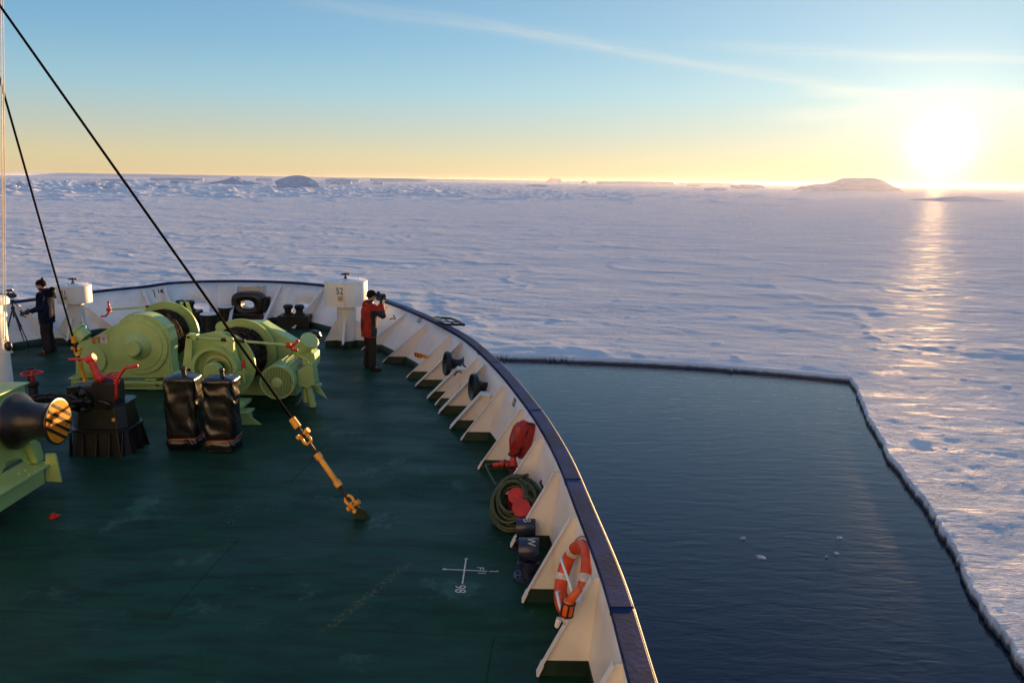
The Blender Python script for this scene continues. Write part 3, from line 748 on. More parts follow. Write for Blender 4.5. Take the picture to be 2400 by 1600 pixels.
for y, full in ((15.62, True), (14.72, False), (13.75, True), (12.88, False)):          # stiff brackets that carry the two roller fairleads
    b_, t_, h = side_pts(y); gusset(b_, t_, (-1, 0), h, .47, .24, ztop=None if full else .62, tip=False, shelf=0. if full else .24)
for y in (20.6, 19.3, 18.1, 16.9, 15.7):
    b_, t_, h = side_pts(y, False); gusset(b_, t_, (1, 0), h, .5, .09)
def bow_gusset(x, y, reach=.42, fw=.09):
    s = s_near(x, y, .5); b_, t_, h, nn = lerp_s(BASE, s), lerp_s(TOP, s), lerp_s(RH, s), lerp_s(NIN, s)
    gusset(b_, t_, nn, h, reach, fw)
for fx in (1105, 1700, 655, -60, -380): 
    p = on_y(*Z2(fx, 400), 22.6); bow_gusset(p.x, p.y)
# box bracket above the bow chock
bx = MB(); cpt = plate_pt(s_ch, 1.0); nn = Vector((*lerp_s(NIN, s_ch), 0)); sd_ = Vector((-nn.y, nn.x, 0))
top_c = plate_pt(s_ch, lerp_s(RH, s_ch)-.08)
def bxp(a, zq, o): return top_c+sd_*a+nn*o+Vector((0, 0, zq))
bx.add([bxp(-.36, 0, 0), bxp(.36, 0, 0), bxp(.36, .0, .34), bxp(-.36, .0, .34), bxp(-.28, -.26, .02), bxp(.28, -.26, .02), bxp(.28, -.27, .20), bxp(-.28, -.27, .20)],
       [(0, 3, 2, 1), (4, 5, 6, 7), (0, 1, 5, 4), (1, 2, 6, 5), (2, 3, 7, 6), (3, 0, 4, 7)])
bx.build('chock_hood', M['white2'], bul, bevel=.01)
# painted frame numbers and draught marks on the plating
def plate_frame(s, z):
    p = plate_pt(s, z, .010); up = (plate_pt(s, z+.05)-plate_pt(s, z-.05)).normalized(); al = (plate_pt(s-.05, z)-plate_pt(s+.05, z)).normalized()
    return p, al, up
def plate_text(txt, size, px, py, Y, m_='paintb', scale_x=.8):
    p = on_y(px, py, Y); s = s_near(p.x, p.y, max(.1, p.z)); p, al, up = plate_frame(s, p.z)
    t_ = text_mb(txt, size, p, al, up, .003, font_scale_x=scale_x, bold=.006); t_.build('painted_number', M[m_], bul)
plate_text('135', .22, *Z6(455, 300), 18.3); plate_text('130', .20, *Z6(975, 622), 14.5); plate_text('140', .17, *Z1(1875, 325), 22.2); plate_text('125', .16, *Z6(1490, 1140), 11.6)
pa = on_y(*Z1(1795, 370), 22.3); s = s_near(pa.x, pa.y, .8); tick = MB(); tick.tube([plate_pt(s, .95, .01), plate_pt(s, .75, .01)], .012, 6); tick.build('painted_number', M['paintb'], bul)
pm_ = MB(); p = on_y(*Z3(1345, 875), 18.9); s = s_near(p.x, p.y, p.z); p, al, up = plate_frame(s, p.z)
# ------------------------------------------------------------------ deckhouse behind the viewer, foremast
t = thing('deckhouse', 'white deckhouse front across the ship behind the fore deck', 'deckhouse', (-7.8, -1.6, 0))
mb = MB(); mb.box((-7.8, -2.1, 4.6), (16.4, 1.0, 9.1)); mb.build('front_wall', M['house'], t, bevel=.02)
for k in range(9):
    mb = MB(); mb.box((-14.6+k*1.7, -1.6, 6.2), (1.1, .06, .9)); mb.build('window', mat('dark_glass', (.02, .025, .03), .1) if k == 0 else bpy.data.materials['dark_glass'], t)
t = thing('foremast', 'white foremast that the stays run up to', 'mast', (-8.35, 11.6, 0))
mb = MB(); mb.lathe([(.2, 0), (.19, 6), (.13, 10.5)], (-8.35, 11.6, 0), (0, 0, 1), 20); mb.build('pole', M['white2'], t)
mb = MB(); mb.box((-8.35, 11.6, 9.9), (3.6, .14, .14)); mb.build('yard', M['white2'], t)

# ------------------------------------------------------------------ mushroom ventilators
def ventilator(base, dia, z_top, h_drum, trunk, num, label, wheel_r, skirts):
    bx_, by_ = base; t = thing('ventilator', label, 'ventilator', (bx_, by_, 0), group='white mushroom ventilators on the bow')
    r = dia/2; zb = z_top-h_drum; Zu = (0, 0, 1); tr = trunk/2
    mb = MB(); mb.lathe([(r*.90, zb+.02), (r, zb), (r, z_top-.03), (r-.004, z_top)], (bx_, by_, 0), Zu, 48, cap=False)
    mb.lathe([(tr, zb+.03), (r*.98, zb+.02)], (bx_, by_, 0), Zu, 48, cap=False)
    mb.tube([(bx_+(r+.002)*math.sin(R(8)), by_-(r+.002)*math.cos(R(8)), zb+.01), (bx_+(r+.002)*math.sin(R(8)), by_-(r+.002)*math.cos(R(8)), z_top-.01)], .006, 6)
    drum = mb.build('drum', M['white2'], t)
    mb = MB(); mb.lathe([(r+.008, z_top-.012), (r+.008, z_top+.008), (r*.9, z_top+.03), (r*.4, z_top+.055), (.06, z_top+.065), (.001, z_top+.066)], (bx_, by_, 0), Zu, 48, cap=False)
    for a in (40, 140, 260): mb.cyl((bx_+r*.7*math.cos(R(a)), by_+r*.7*math.sin(R(a)), z_top+.03), (bx_+r*.7*math.cos(R(a)), by_+r*.7*math.sin(R(a)), z_top+.06), .02, None, 8)
    lid = mb.build('lid', M['white2'], t)
    mb = MB(); mb.lathe([(tr+.015, 0), (tr+.015, .15)], (bx_, by_, 0), Zu, 36, mi=1)
    mb.lathe([(tr, .15), (tr, zb-.18), (tr+.012, zb-.175), (tr+.012, zb-.15), (tr, zb-.145), (tr, zb-.04), (tr+.018, zb-.035), (tr+.018, zb+.03)], (bx_, by_, 0), Zu, 36, cap=False)
    mb.build('trunk', [M['white2'], M['greend']], t)
    for a in skirts:
        d_ = Vector((math.cos(R(a)), math.sin(R(a)), 0)); sd2 = Vector((-d_.y, d_.x, 0))*.012; c0 = Vector((bx_, by_, 0)); mb = MB()
        mb.prism([c0+d_*(tr-.02)+Vector((0, 0, .15))-sd2/2, c0+d_*(tr+.33)+Vector((0, 0, .15))-sd2/2, c0+d_*(tr+.05)+Vector((0, 0, .66))-sd2/2, c0+d_*(tr-.02)+Vector((0, 0, .66))-sd2/2], sd2, 0)
        mb.prism([c0+d_*(tr-.02)+Vector((0, 0, -.01))-sd2/2, c0+d_*(tr+.33)+Vector((0, 0, -.01))-sd2/2, c0+d_*(tr+.33)+Vector((0, 0, .15))-sd2/2, c0+d_*(tr-.02)+Vector((0, 0, .15))-sd2/2], sd2, 1)
        mb.strip(c0+d_*(tr+.33)+Vector((0, 0, .13)), c0+d_*(tr+.05)+Vector((0, 0, .66)), .05, .01, d_+Vector((0, 0, .5)), 0)
        mb.build('skirt_bracket', [M['white2'], M['greend']], t)
    mb = MB(); hz = z_top+.17
    mb.torus((bx_, by_, hz), Zu, wheel_r, .014, 28, 8); mb.cyl((bx_, by_, z_top+.05), (bx_, by_, hz+.03), .022)
    mb.cyl((bx_, by_, z_top+.06), (bx_, by_, z_top+.1), .045)
    for k in range(4): mb.cyl((bx_, by_, hz), (bx_+wheel_r*math.cos(k*math.pi/2+.3), by_+wheel_r*math.sin(k*math.pi/2+.3), hz), .010, None, 6)
    mb.build('handwheel', M['black'], lid)
    # number and plaque bent round the drum towards the deck
    def on_drum(mbx, ang0, z0):
        o = MB(); vs = []
        for (x, y, zq) in mbx.v:
            a = ang0+x/r; rr_ = r+zq; vs.append((bx_+rr_*math.sin(a), by_-rr_*math.cos(a), z0+y))
        o.add(vs, mbx.f); return o
    a_cam = math.atan2(-bx_, by_)                         # faces the viewer at +X from the ventilator
    n_ = on_drum(text_mb(num, dia*.215, (0, 0, 0), (1, 0, 0), (0, 1, 0), .004, font_scale_x=.82, bold=.002), a_cam*1.0+(-.30 if num == '52' else -.62), z_top-h_drum*.33)
    n_.build('painted_number', M['paintb'], drum)
    pq = MB(); N = 6; w_, h_ = dia*.135, dia*.14
    for k in range(N): 
        x0, x1 = -w_/2+w_*k/N, -w_/2+w_*(k+1)/N; pq.add([(x0, -h_/2, .005), (x1, -h_/2, .005), (x1, h_/2, .005), (x0, h_/2, .005)], [(0, 1, 2, 3)])
    off = a_cam+(-.27 if num == '52' else -.56)
    on_drum(pq, off, z_top-h_drum*.62).build('plaque', M['plaque'], drum)
    pq = MB(); pq.add([(-w_*.32, -.012, .008), (0, -.018, .008), (w_*.32, -.012, .008), (w_*.25, .012, .008), (0, .018, .008), (-w_*.3, .014, .008)], [(0, 1, 2, 3, 4, 5)])
    on_drum(pq, off, z_top-h_drum*.62).build('plaque_mark', M['paintr'], drum)
    return t
p52 = on_z(*Z3(640, 1125)); c52 = (p52.x, p52.y+.25)
dc = on_y(*Z3(650, 250), c52[1])
ventilator(c52, 1.06, 1.66, .60, .47, '52', 'large white ventilator drum marked 52 beside the person in red', .11, (200, 270, 350, 90))
c51 = (-11.25, 19.7)
ventilator((on_y(*Z1(880, 600), 19.6).x, 19.6), .80, on_y(*Z1(880, 268), 19.2).z, .42, .40, '51', 'smaller white ventilator drum marked 51 behind the dark stay', .10, (215, 270, 325, 90))

# ------------------------------------------------------------------ winches
def disc_at(fz, cx, cy, rz, sca, Y):
    c = on_y(*fz(cx, cy), Y); return c, rz/sca/ppm(c)
def flange(t, c, r, th=.03, name='drum_flange', m_='wgreen', inner=.0):
    mb = MB(); mb.lathe([(.10, -th/2), (r-.04, -th/2), (r-.03, -th/2-.008), (r, -th/2-.008), (r, th/2+.008), (r-.03, th/2+.008), (r-.04, th/2), (.10, th/2)], c, (0, 1, 0), 64, cap=False)
    return mb.build(name, M[m_], t, bevel=0)
def rope_drum(t, c, y0, y1, r):
    mb = MB(); prof = []; n_ = 22; p = (y1-y0)/n_
    for k in range(n_):
        for a in (0, .25, .5, .75): prof.append((r*(1+.02*math.sin(k*1.7))-.012+.024*math.sin(math.pi*(a+.01)), (k+a)*p))
    mb.lathe([(.1, 0)]+prof+[(.1, y1-y0)], (c.x, y0, c.z), (0, 1, 0), 72, cap=False, jitter=.012)
    # loose strands lying over the layers
    for k in range(46):
        a0 = random.uniform(0, 6.28); yy = random.uniform(y0+.05, y1-.05); L = random.uniform(.5, 1.3); sl = random.uniform(-.22, .22)
        mb.tube([(c.x+(r+.014)*math.cos(a0+L*q/8), min(max(yy+sl*q/8, y0+.02), y1-.02), c.z+(r+.014)*math.sin(a0+L*q/8)) for q in range(9)], .014, 6)
    mb.build('rope', M['rope'], t)
def base_foot(t, p, wx=.34, side=1):
    mb = MB(); x, y = p; s = side
    mb.prism([(x-.09, y, -.01), (x+.09, y, -.01), (x+.07, y, .2), (x-.07, y, .2)], (0, .25, 0), 0)
    mb.prism([(x+.07*s, y+.02, .2), (x+.07*s, y+.02, -.01), (x+(.07+wx)*s, y+.02, -.01)], (0, .02, 0), 0)
    mb.box((x, y+.12, .215), (.24, .3, .03))
    mb.bolts((x, y+.06, .23), (0, 0, 1), .05, 4, .018, .03)
    mb.build('foot', M['wgreen'], t, bevel=.006)

# --- the port winch
YA = 15.1
A_lab = 'pale green mooring winch with gear case marked ET and a rope drum'
cA, rA = disc_at(Z1, 1600, 930, 335, 4.9, YA)
tA = thing('mooring_winch', A_lab, 'winch', (cA.x, YA+.8, 0), group='green mooring winches')
outl = [(865, 1300), (866, 1000), (885, 930), (935, 880), (1010, 868), (1395, 648)]
outl += [(1600+362*math.cos(R(a)), 930-362*math.sin(R(a))) for a in range(122, 12, -10)]
outl += [(1958, 870), (1958, 1300)]
poly = [on_y(*Z1(*q), YA) for q in outl]
mb = MB(); mb.prism(poly, (0, .36, 0)); gcA = mb.build('gear_case', M['wgreen'], tA, bevel=.018)
mb = MB(); mb.lathe([(rA, 0), (rA, .03), (rA*.985, .04), (rA*.86, .042)], (cA.x, YA, cA.z), (0, -1, 0), 64)
mbh = MB(); mbh.lathe([(rA*.84, .035), (rA*.82, .06), (rA*.48, .075), (rA*.44, .11), (rA*.30, .20), (rA*.27, .205)], (cA.x, YA, cA.z), (0, -1, 0), 64)
mbh.lathe([(rA*.27, .2), (rA*.27, .30), (rA*.25, .315), (.001, .318)], (cA.x, YA, cA.z), (0, -1, 0), 40, cap=False)
mb.bolts((cA.x, YA-.04, cA.z), (0, -1, 0), rA*.93, 18, .013, .014); mbh.bolts((cA.x, YA-.315, cA.z), (0, -1, 0), rA*.20, 6, .012, .012); mbh.build('hub', M['wgreen2'], gcA)
mb_cover = mb
c2, r2_ = disc_at(Z1, 1062, 1092, 168, 4.9, YA)
mb = MB(); mb.lathe([(r2_, 0), (r2_, .045), (r2_*.96, .055), (.001, .058)], (c2.x, YA, c2.z), (0, -1, 0), 48, cap=False); mb.bolts((c2.x, YA-.055, c2.z), (0, -1, 0), r2_*.86, 12, .012, .012)
mb.build('pinion_cover', M['wgreen2'], gcA)
mb = mb_cover; mb.build('gear_cover', M['wgreen2'], gcA)
for q in [(1600+355*math.cos(R(a)), 930-355*math.sin(R(a))) for a in range(18, 130, 12)]+[(905, 1000), (960, 900), (1080, 850), (1230, 765), (1340, 690), (890, 1260), (1270, 1290), (1500, 1290), (1260, 1000), (1290, 1100), (1330, 1180)]:
    p = on_y(*Z1(*q), YA); mb = MB(); mb.cyl(p, p+Vector((0, -.012, 0)), .013, None, 6); mb.build('bolt', M['wgreen'], gcA)
a0 = on_y(*Z1(985, 850), YA+.18); a1 = on_y(*Z1(880, 760), YA+.18); mb = MB()
mb.lathe([(.15, 0), (.15, (a1-a0).length*.9), (.175, (a1-a0).length*.9), (.175, (a1-a0).length+.02), (.001, (a1-a0).length+.03)], a0, a1-a0, 28, cap=False); mb.build('filler_port', M['wgreen2'], tA)
tE = text_mb('ET', .17, on_y(*Z1(1110, 872), YA-.004), (1, 0, .02), (0, 0, 1), .004, bold=.004); tE.build('painted_mark', M['paintr'], gcA)
mb = MB(); q0 = [on_y(*Z1(x, y), YA-.008) for x, y in ((1145, 795), (1222, 797), (1240, 902), (1155, 900))]; mb.prism(q0, (0, .004, 0)); ntc = mb.build('notice', M['paper'], gcA)
mb = MB(); q0 = on_y(*Z1(1190, 850), YA-.016); mb.box(q0, (.035, .004, .055)); mb.build('notice_print', mat('faint_print', (.25, .25, .26)), tA)
fA1, rF1 = disc_at(Z1, 1665, 885, 352, 4.9, 15.56); fA2, rF2 = disc_at(Z1, 1968, 770, 352, 4.9, 16.62)
axA = Vector((cA.x+.02, 0, cA.z))
ax1 = Vector((fA1.x, 15.56, fA1.z)); ax2 = Vector((fA1.x+.02, 16.62, fA1.z))
flange(tA, ax1, rF1); flange(tA, ax2, rF2)
rope_drum(tA, ax1, 15.60, 16.58, .50)
mb = MB(); mb.cyl((ax1.x, 15.2, ax1.z), (ax1.x, 17.2, ax1.z), .09, None, 24); mb.build('shaft', M['wgreen'], tA)
mb = MB()                                               # after bearing stand, edge lit
for dx in (.0, .07): mb.prism([(ax2.x+.18+dx, 16.78, .0), (ax2.x+.62+dx, 16.78, .0), (ax2.x+.62+dx, 16.78, .55), (ax2.x+.34+dx, 16.78, 1.52), (ax2.x+.22+dx, 16.78, 1.52)], (0, .012, 0))
mb.box((ax2.x+.05, 16.9, .45), (.55, .22, .9)); mb.build('bearing_stand', M['wgreen'], tA, bevel=.01)
mb = MB(); q0 = [on_y(*Z1(x, y), YA+.02) for x, y in ((1890, 700), (1930, 720), (1990, 1250), (2050, 1290), (2050, 1330), (1880, 1330))]; mb.prism(q0, (0, .3, 0)); mb.build('side_stand', M['wgreen2'], tA, bevel=.01)
mb = MB()
bL, bR = on_y(*Z1(830, 1340), YA-.05).x, on_y(*Z1(2045, 1340), YA-.05).x
zb = on_y(*Z1(1200, 1335), YA-.05).z
mb.box(((bL+bR)/2, YA+.15, zb-.02), (bR-bL, .5, .05)); mb.box(((bL+bR)/2, YA+.15, zb-.09), (bR-bL-.1, .3, .06)); mb.box(((bL+bR)/2, YA+.15, zb-.14), (bR-bL, .46, .03))
mb.box(((bL+bR)/2+.1, 16.7, zb-.08), (bR-bL+.3, .4, .16))
mb.build('base_beam', M['wgreen'], tA, bevel=.008)
for fx in (870, 1745): p = on_y(*Z1(fx, 1440), YA-.02); base_foot(tA, (p.x, YA-.02), .12)
# brake wheel on a long rod
ra, rb = on_y(*Z1(1262, 517), 16.95), on_y(*Z1(1800, 478), 16.95)
mb = MB(); mb.cyl(ra, rb, .022, None, 10); mb.cyl(on_y(*Z1(1680, 487), 16.95), on_y(*Z1(1745, 482), 16.95), .034, None, 10, 1); mb.build('brake_rod', [M['wgreen'], M['rust']], tA)
mb = MB(); mb.tube([on_y(*Z1(x, y), 16.95) for x, y in ((1242, 420), (1250, 470), (1256, 515), (1240, 560), (1215, 590), (1160, 594))], .022, 8); mb.cyl(ra-Vector((.06, 0, 0)), ra+Vector((.03, 0, 0)), .04, None, 10); mb.build('brake_crank', M['red'], tA)

# --- the starboard winch
YB = 13.3
cB = on_y(*Z2(495, 1140), YB); rB = 250/4.704/ppm(cB)
tB = thing('mooring_winch', 'pale green mooring winch with brake drum, finned electric motor and rope', 'winch', (cB.x, YB+.8, 0), group='green mooring winches')
mb = MB(); mb.lathe([(rB*.80, .12), (rB*.84, -.10), (rB, -.11), (rB, -.07), (rB*.97, -.06), (rB*.97, .2)], (cB.x, YB, cB.z), (0, 1, 0), 64, cap=False)
mb.lathe([(.08, .10), (rB*.82, .12)], (cB.x, YB, cB.z), (0, 1, 0), 64, cap=False)
mb.lathe([(rB*.62, .10), (rB*.62, .02), (rB*.58, .01), (.2, .01)], (cB.x+.03, YB, cB.z-.02), (0, 1, 0), 48, cap=False)
mb.build('brake_drum', M['wgreen2'], tB)
hubc = on_y(*Z2(450, 1182), YB-.32); hr = 95/4.704/ppm(hubc)
mb = MB(); mb.lathe([(hr*.94, 0), (hr, .015), (hr, .17), (hr*.7, .18), (hr*.7, .4)], hubc, (0, 1, 0), 36); mb.bolts(hubc, (0, -1, 0), hr*.75, 8, .011, .01); mb.build('hub', M['wgreen2'], tB)
mb = MB()
for k in range(5): mb.lathe([(hr*.78, .19+k*.025), (hr*.82, .2+k*.025), (hr*.78, .21+k*.025)], hubc, (0, 1, 0), 30, cap=False)
mb.build('grease_coil', M['black'], tB)
mb = MB()                                               # brake frame plate behind the ring
q0 = [on_y(*Z2(x, y), YB+.06) for x, y in ((225, 795), (310, 775), (520, 735), (640, 800), (720, 940), (760, 1100), (760, 1180), (690, 1240), (245, 1215), (235, 1000))]
mb.prism(q0, (0, .06, 0)); mb.build('brake_frame', M['wgreen'], tB, bevel=.01)
mb = MB()                                               # lever bar down the port side
q0 = [on_y(*Z2(x, y), YB-.10) for x, y in ((170, 775), (195, 763), (228, 775), (236, 830), (225, 1150), (215, 1190), (150, 1222), (122, 1205), (125, 1160), (145, 1000))]
mb.prism(q0, (0, .05, 0)); mb.build('brake_lever', M['wgreen2'], tB, bevel=.008)
mb = MB()
for x, y, r_ in ((195, 797, .022), (205, 1157, .028), (147, 1195, .022)):
    p = on_y(*Z2(x, y), YB-.10); mb = MB(); mb.cyl(p+Vector((0, -.03, 0)), p, r_, None, 12); mb.build('pivot_pin', M['black'], tB)
mb = MB(); q0 = [on_y(*Z2(x, y), YB-.16) for x, y in ((190, 760), (285, 775), (285, 825), (235, 832), (235, 800), (190, 790))]; mb.prism(q0, (0, .12, 0)); mb.build('rod_clevis', M['wgreen2'], tB, bevel=.006)
ra, rb = on_y(*Z2(285, 803), YB-.12), on_y(*Z2(1290, 886), YB-.12)
mb = MB(); mb.cyl(ra, rb, .022, None, 10)
for x0, x1, yq in ((270, 300, 803), (560, 615, 827), (715, 820, 840)):
    mb.cyl(on_y(*Z2(x0, yq), YB-.12), on_y(*Z2(x1, yq+5), YB-.12), .032, None, 10, 1)
mb.build('brake_rod', [M['wgreen2'], M['rust']], tB)
mb = MB(); q0 = [on_y(*Z2(x, y), YB-.17) for x, y in ((625, 830), (650, 805), (685, 812), (690, 950), (665, 975), (580, 905))]; mb.prism(q0, (0, .10, 0)); mb.build('rod_bracket', M['wgreen2'], tB, bevel=.008)
mb = MB(); mb.cyl(on_y(*Z2(1278, 885), YB-.12), on_y(*Z2(1325, 890), YB-.12), .05, .045, 10)
mb.tube([on_y(*Z2(x, y), YB-.12) for x, y in ((1412, 835), (1370, 868), (1345, 892), (1330, 920), (1345, 938), (1400, 942))], .026, 8); mb.build('brake_crank', M['red'], tB)
b1 = on_y(*Z2(560, 1105), 13.60); r1_ = 377/4.704/ppm(b1); ax1 = Vector((cB.x+.02, 13.60, b1.z)); b2 = on_y(*Z2(795, 970), 14.66); r2b = 372/4.704/ppm(b2)
ax1 = b1; ax2 = Vector((b1.x+.02, 14.66, b1.z))
flange(tB, ax1, r1_); flange(tB, ax2, r2b)
rope_drum(tB, ax1, 13.64, 14.62, .50)
mb = MB(); mb.cyl((ax1.x, 13.1, ax1.z), (ax1.x, 15.0, ax1.z), .09, None, 24); mb.build('shaft', M['wgreen'], tB)
mb = MB(); p = on_y(*Z2(550, 690), 14.62); mb.cyl(p, p+Vector((0, .08, 0)), .10, None, 20); mb.box(p+Vector((.05, .04, -.16)), (.14, .06, .3)); mb.build('drum_lug', M['wgreen'], tB)
# gear case behind the far flange, sloping down to starboard
q0 = [on_y(*Z2(x, y), 14.80) for x, y in ((700, 640), (1010, 640), (1085, 690), (1420, 890), (1440, 1000), (1440, 1320), (1000, 1420), (760, 1300))]
mb = MB(); mb.prism(q0, (0, .34, 0)); mb.build('gear_case', M['wgreen'], tB, bevel=.02)
mb = MB()
for x, y in ((1075, 708), (1120, 735), (1175, 768), (1230, 800), (1290, 835), (1345, 866)):
    p = on_y(*Z2(x, y), 14.95); mb = MB(); mb.cyl(p, p+Vector((.01, 0, .025)), .018, None, 6); mb.build('bolt', M['wgreen2'], tB)
mb = MB(); p = on_y(*Z2(1158, 760), 14.9); mb.cyl(p, p+Vector((.01, 0, .05)), .035, None, 10); mb.build('filler_plug', M['red'], tB)
# motor
cm = on_y(*Z2(1170, 1300), 13.62); rm = 190/4.704/ppm(cm)
mb = MB(); mb.lathe([(rm, .02), (rm, .20), (rm*.97, .22), (rm*.90, .22), (rm*.90, 1.12)], cm, (0, 1, 0), 48, cap=False)
for k in range(26):
    a = 2*math.pi*k/26; d_ = Vector((math.cos(a), 0, math.sin(a))); c_ = cm+Vector((0, .68, 0))+d_*(rm*.93)
    mb.box(c_, (rm*.10, .84, .010), Matrix.Rotation(-a, 3, 'Y'))
mot = mb.build('motor', M['wgreen2'], tB)
mb = MB(); mb.lathe([(rm*.90, .045), (rm*.92, .0), (rm, .0), (rm, .06)], cm, (0, 1, 0), 56, cap=False)
k = 0; step = rm*1.78/20
for k in range(20):
    x = -rm*.89+step*(k+.5); hh2 = math.sqrt(max(0, (rm*.91)**2-x*x))
    mb.box(cm+Vector((x, .016, 0)), (step*.46, .022, hh2*2))
mb.lathe([(rm*.30, .0), (rm*.30, -.018), (rm*.2, -.03), (.001, -.032)], cm+Vector((0, .012, 0)), (0, 1, 0), 32, cap=False)
mb.torus(cm+Vector((0, .008, 0)), (0, 1, 0), rm*.22, .012, 28, 6)
mb.build('fan_cover', M['wgreen2'], mot)
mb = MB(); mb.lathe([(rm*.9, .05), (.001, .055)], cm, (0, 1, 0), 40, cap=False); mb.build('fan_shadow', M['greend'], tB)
mb = MB(); q0 = [on_y(*Z2(x, y), 13.95) for x, y in ((1395, 1170), (1500, 1120), (1560, 1090), (1590, 1330), (1545, 1340), (1520, 1370), (1395, 1330))]; mb.prism(q0, (0, .32, 0)); mb.build('terminal_box', M['wgreen2'], tB, bevel=.012)
mb = MB(); mb.tube([on_y(*Z2(x, y), 13.9) for x, y in ((1410, 1000), (1440, 1020), (1500, 1050), (1525, 1100))], .014, 8); mb.build('conduit', M['wgreen2'], tB)
mb = MB(); mb.prism([on_y(*Z2(x, y), 14.2) for x, y in ((1440, 990), (1545, 965), (1585, 990), (1595, 1130), (1460, 1130))], (0, .4, 0)); mb.build('motor_stool', M['wgreen'], tB, bevel=.012)
a0 = on_y(*Z2(1465, 935), 14.35); a1 = on_y(*Z2(1535, 835), 14.20); L = (a1-a0).length
mb = MB(); mb.lathe([(.145, -.15), (.145, L*.86), (.175, L*.86), (.175, L), (.16, L+.012), (.001, L+.016)], a0, a1-a0, 32, cap=False); mb.bolts(a1, a1-a0, .155, 8, .012, .02); mb.build('filler_port', M['wgreen2'], tB)
p = on_y(*Z2(1580, 820), 14.75); mb = MB(); mb.lathe([(.08, -.25), (.085, .0), (.12, .02), (.13, .09), (.08, .16), (.001, .18)], p, (.25, .3, 1), 24, cap=False); mb.build('cable_gland', M['black'], tB)
mb = MB(); mb.cyl(on_y(*Z2(1520, 1350), 14.05), on_z(*Z2(1570, 1560)), .062, .07, 16); mb.cyl(on_y(*Z2(1480, 1360), 14.1), on_y(*Z2(1490, 1510), 14.1), .05, None, 14)
mb.tube([on_y(*Z2(x, y), 14.0) for x, y in ((1460, 1420), (1440, 1480), (1410, 1520), (1370, 1545))], .007, 6); mb.build('drain_pipe', M['wgreen2'], tB)
mb = MB(); mb.prism([on_y(*Z2(x, y), 14.35) for x, y in ((1560, 1380), (1640, 1330), (1650, 1370), (1720, 1480), (1600, 1400))], (0, .05, 0)); mb.box(on_y(*Z2(1610, 1330), 14.35), (.16, .2, .05)); mb.bolts(on_y(*Z2(1612, 1310), 14.35), (0, 0, 1), .05, 4, .014, .05); mb.build('motor_bracket', M['wgreen2'], tB, bevel=.005)
# red tipped hand lever
mb = MB(); mb.cyl(on_y(*Z2(812, 1290), YB-.2), on_y(*Z2(806, 1140), YB-.2), .022, None, 10); mb.box(on_y(*Z2(790, 1185), YB-.2), (.18, .03, .03)); mb.build('hand_lever', M['wgreen2'], tB)
mb = MB(); mb.cyl(on_y(*Z2(806, 1140), YB-.2), on_y(*Z2(803, 1055), YB-.2), .030, .026, 12); mb.build('lever_grip', M['red'], tB, bevel=.004)
mb = MB(); q0 = [on_y(*Z2(x, y), YB-.12) for x, y in ((600, 1285), (770, 1180), (800, 1170), (800, 1230), (720, 1290))]; mb.prism(q0, (0, .06, 0)); q0 = [on_y(*Z2(x, y), YB-.02) for x, y in ((330, 1230), (370, 1190), (560, 1190), (640, 1260), (560, 1330), (350, 1330))]; mb.prism(q0, (0, .12, 0)); mb.build('bearing_bracket', M['wgreen'], tB, bevel=.01)
mb = MB(); q0 = [on_y(*Z2(x, y), YB-.05) for x, y in ((310, 1260), (400, 1260), (370, 1560), (330, 1560))]; mb.prism(q0, (0, .4, 0)); mb.box((cB.x+.1, 13.2, .30), (.9, .5, .06)); mb.box((cB.x-.1, 14.9, .2), (2.2, .4, .35)); mb.build('base_beam', M['wgreen'], tB, bevel=.008)
fp = on_z(*Z5(925, 600)); base_foot(tB, (fp.x-.02, fp.y-.05), .24); fp = on_z(*Z5(540, 560)); base_foot(tB, (fp.x, fp.y), .1)

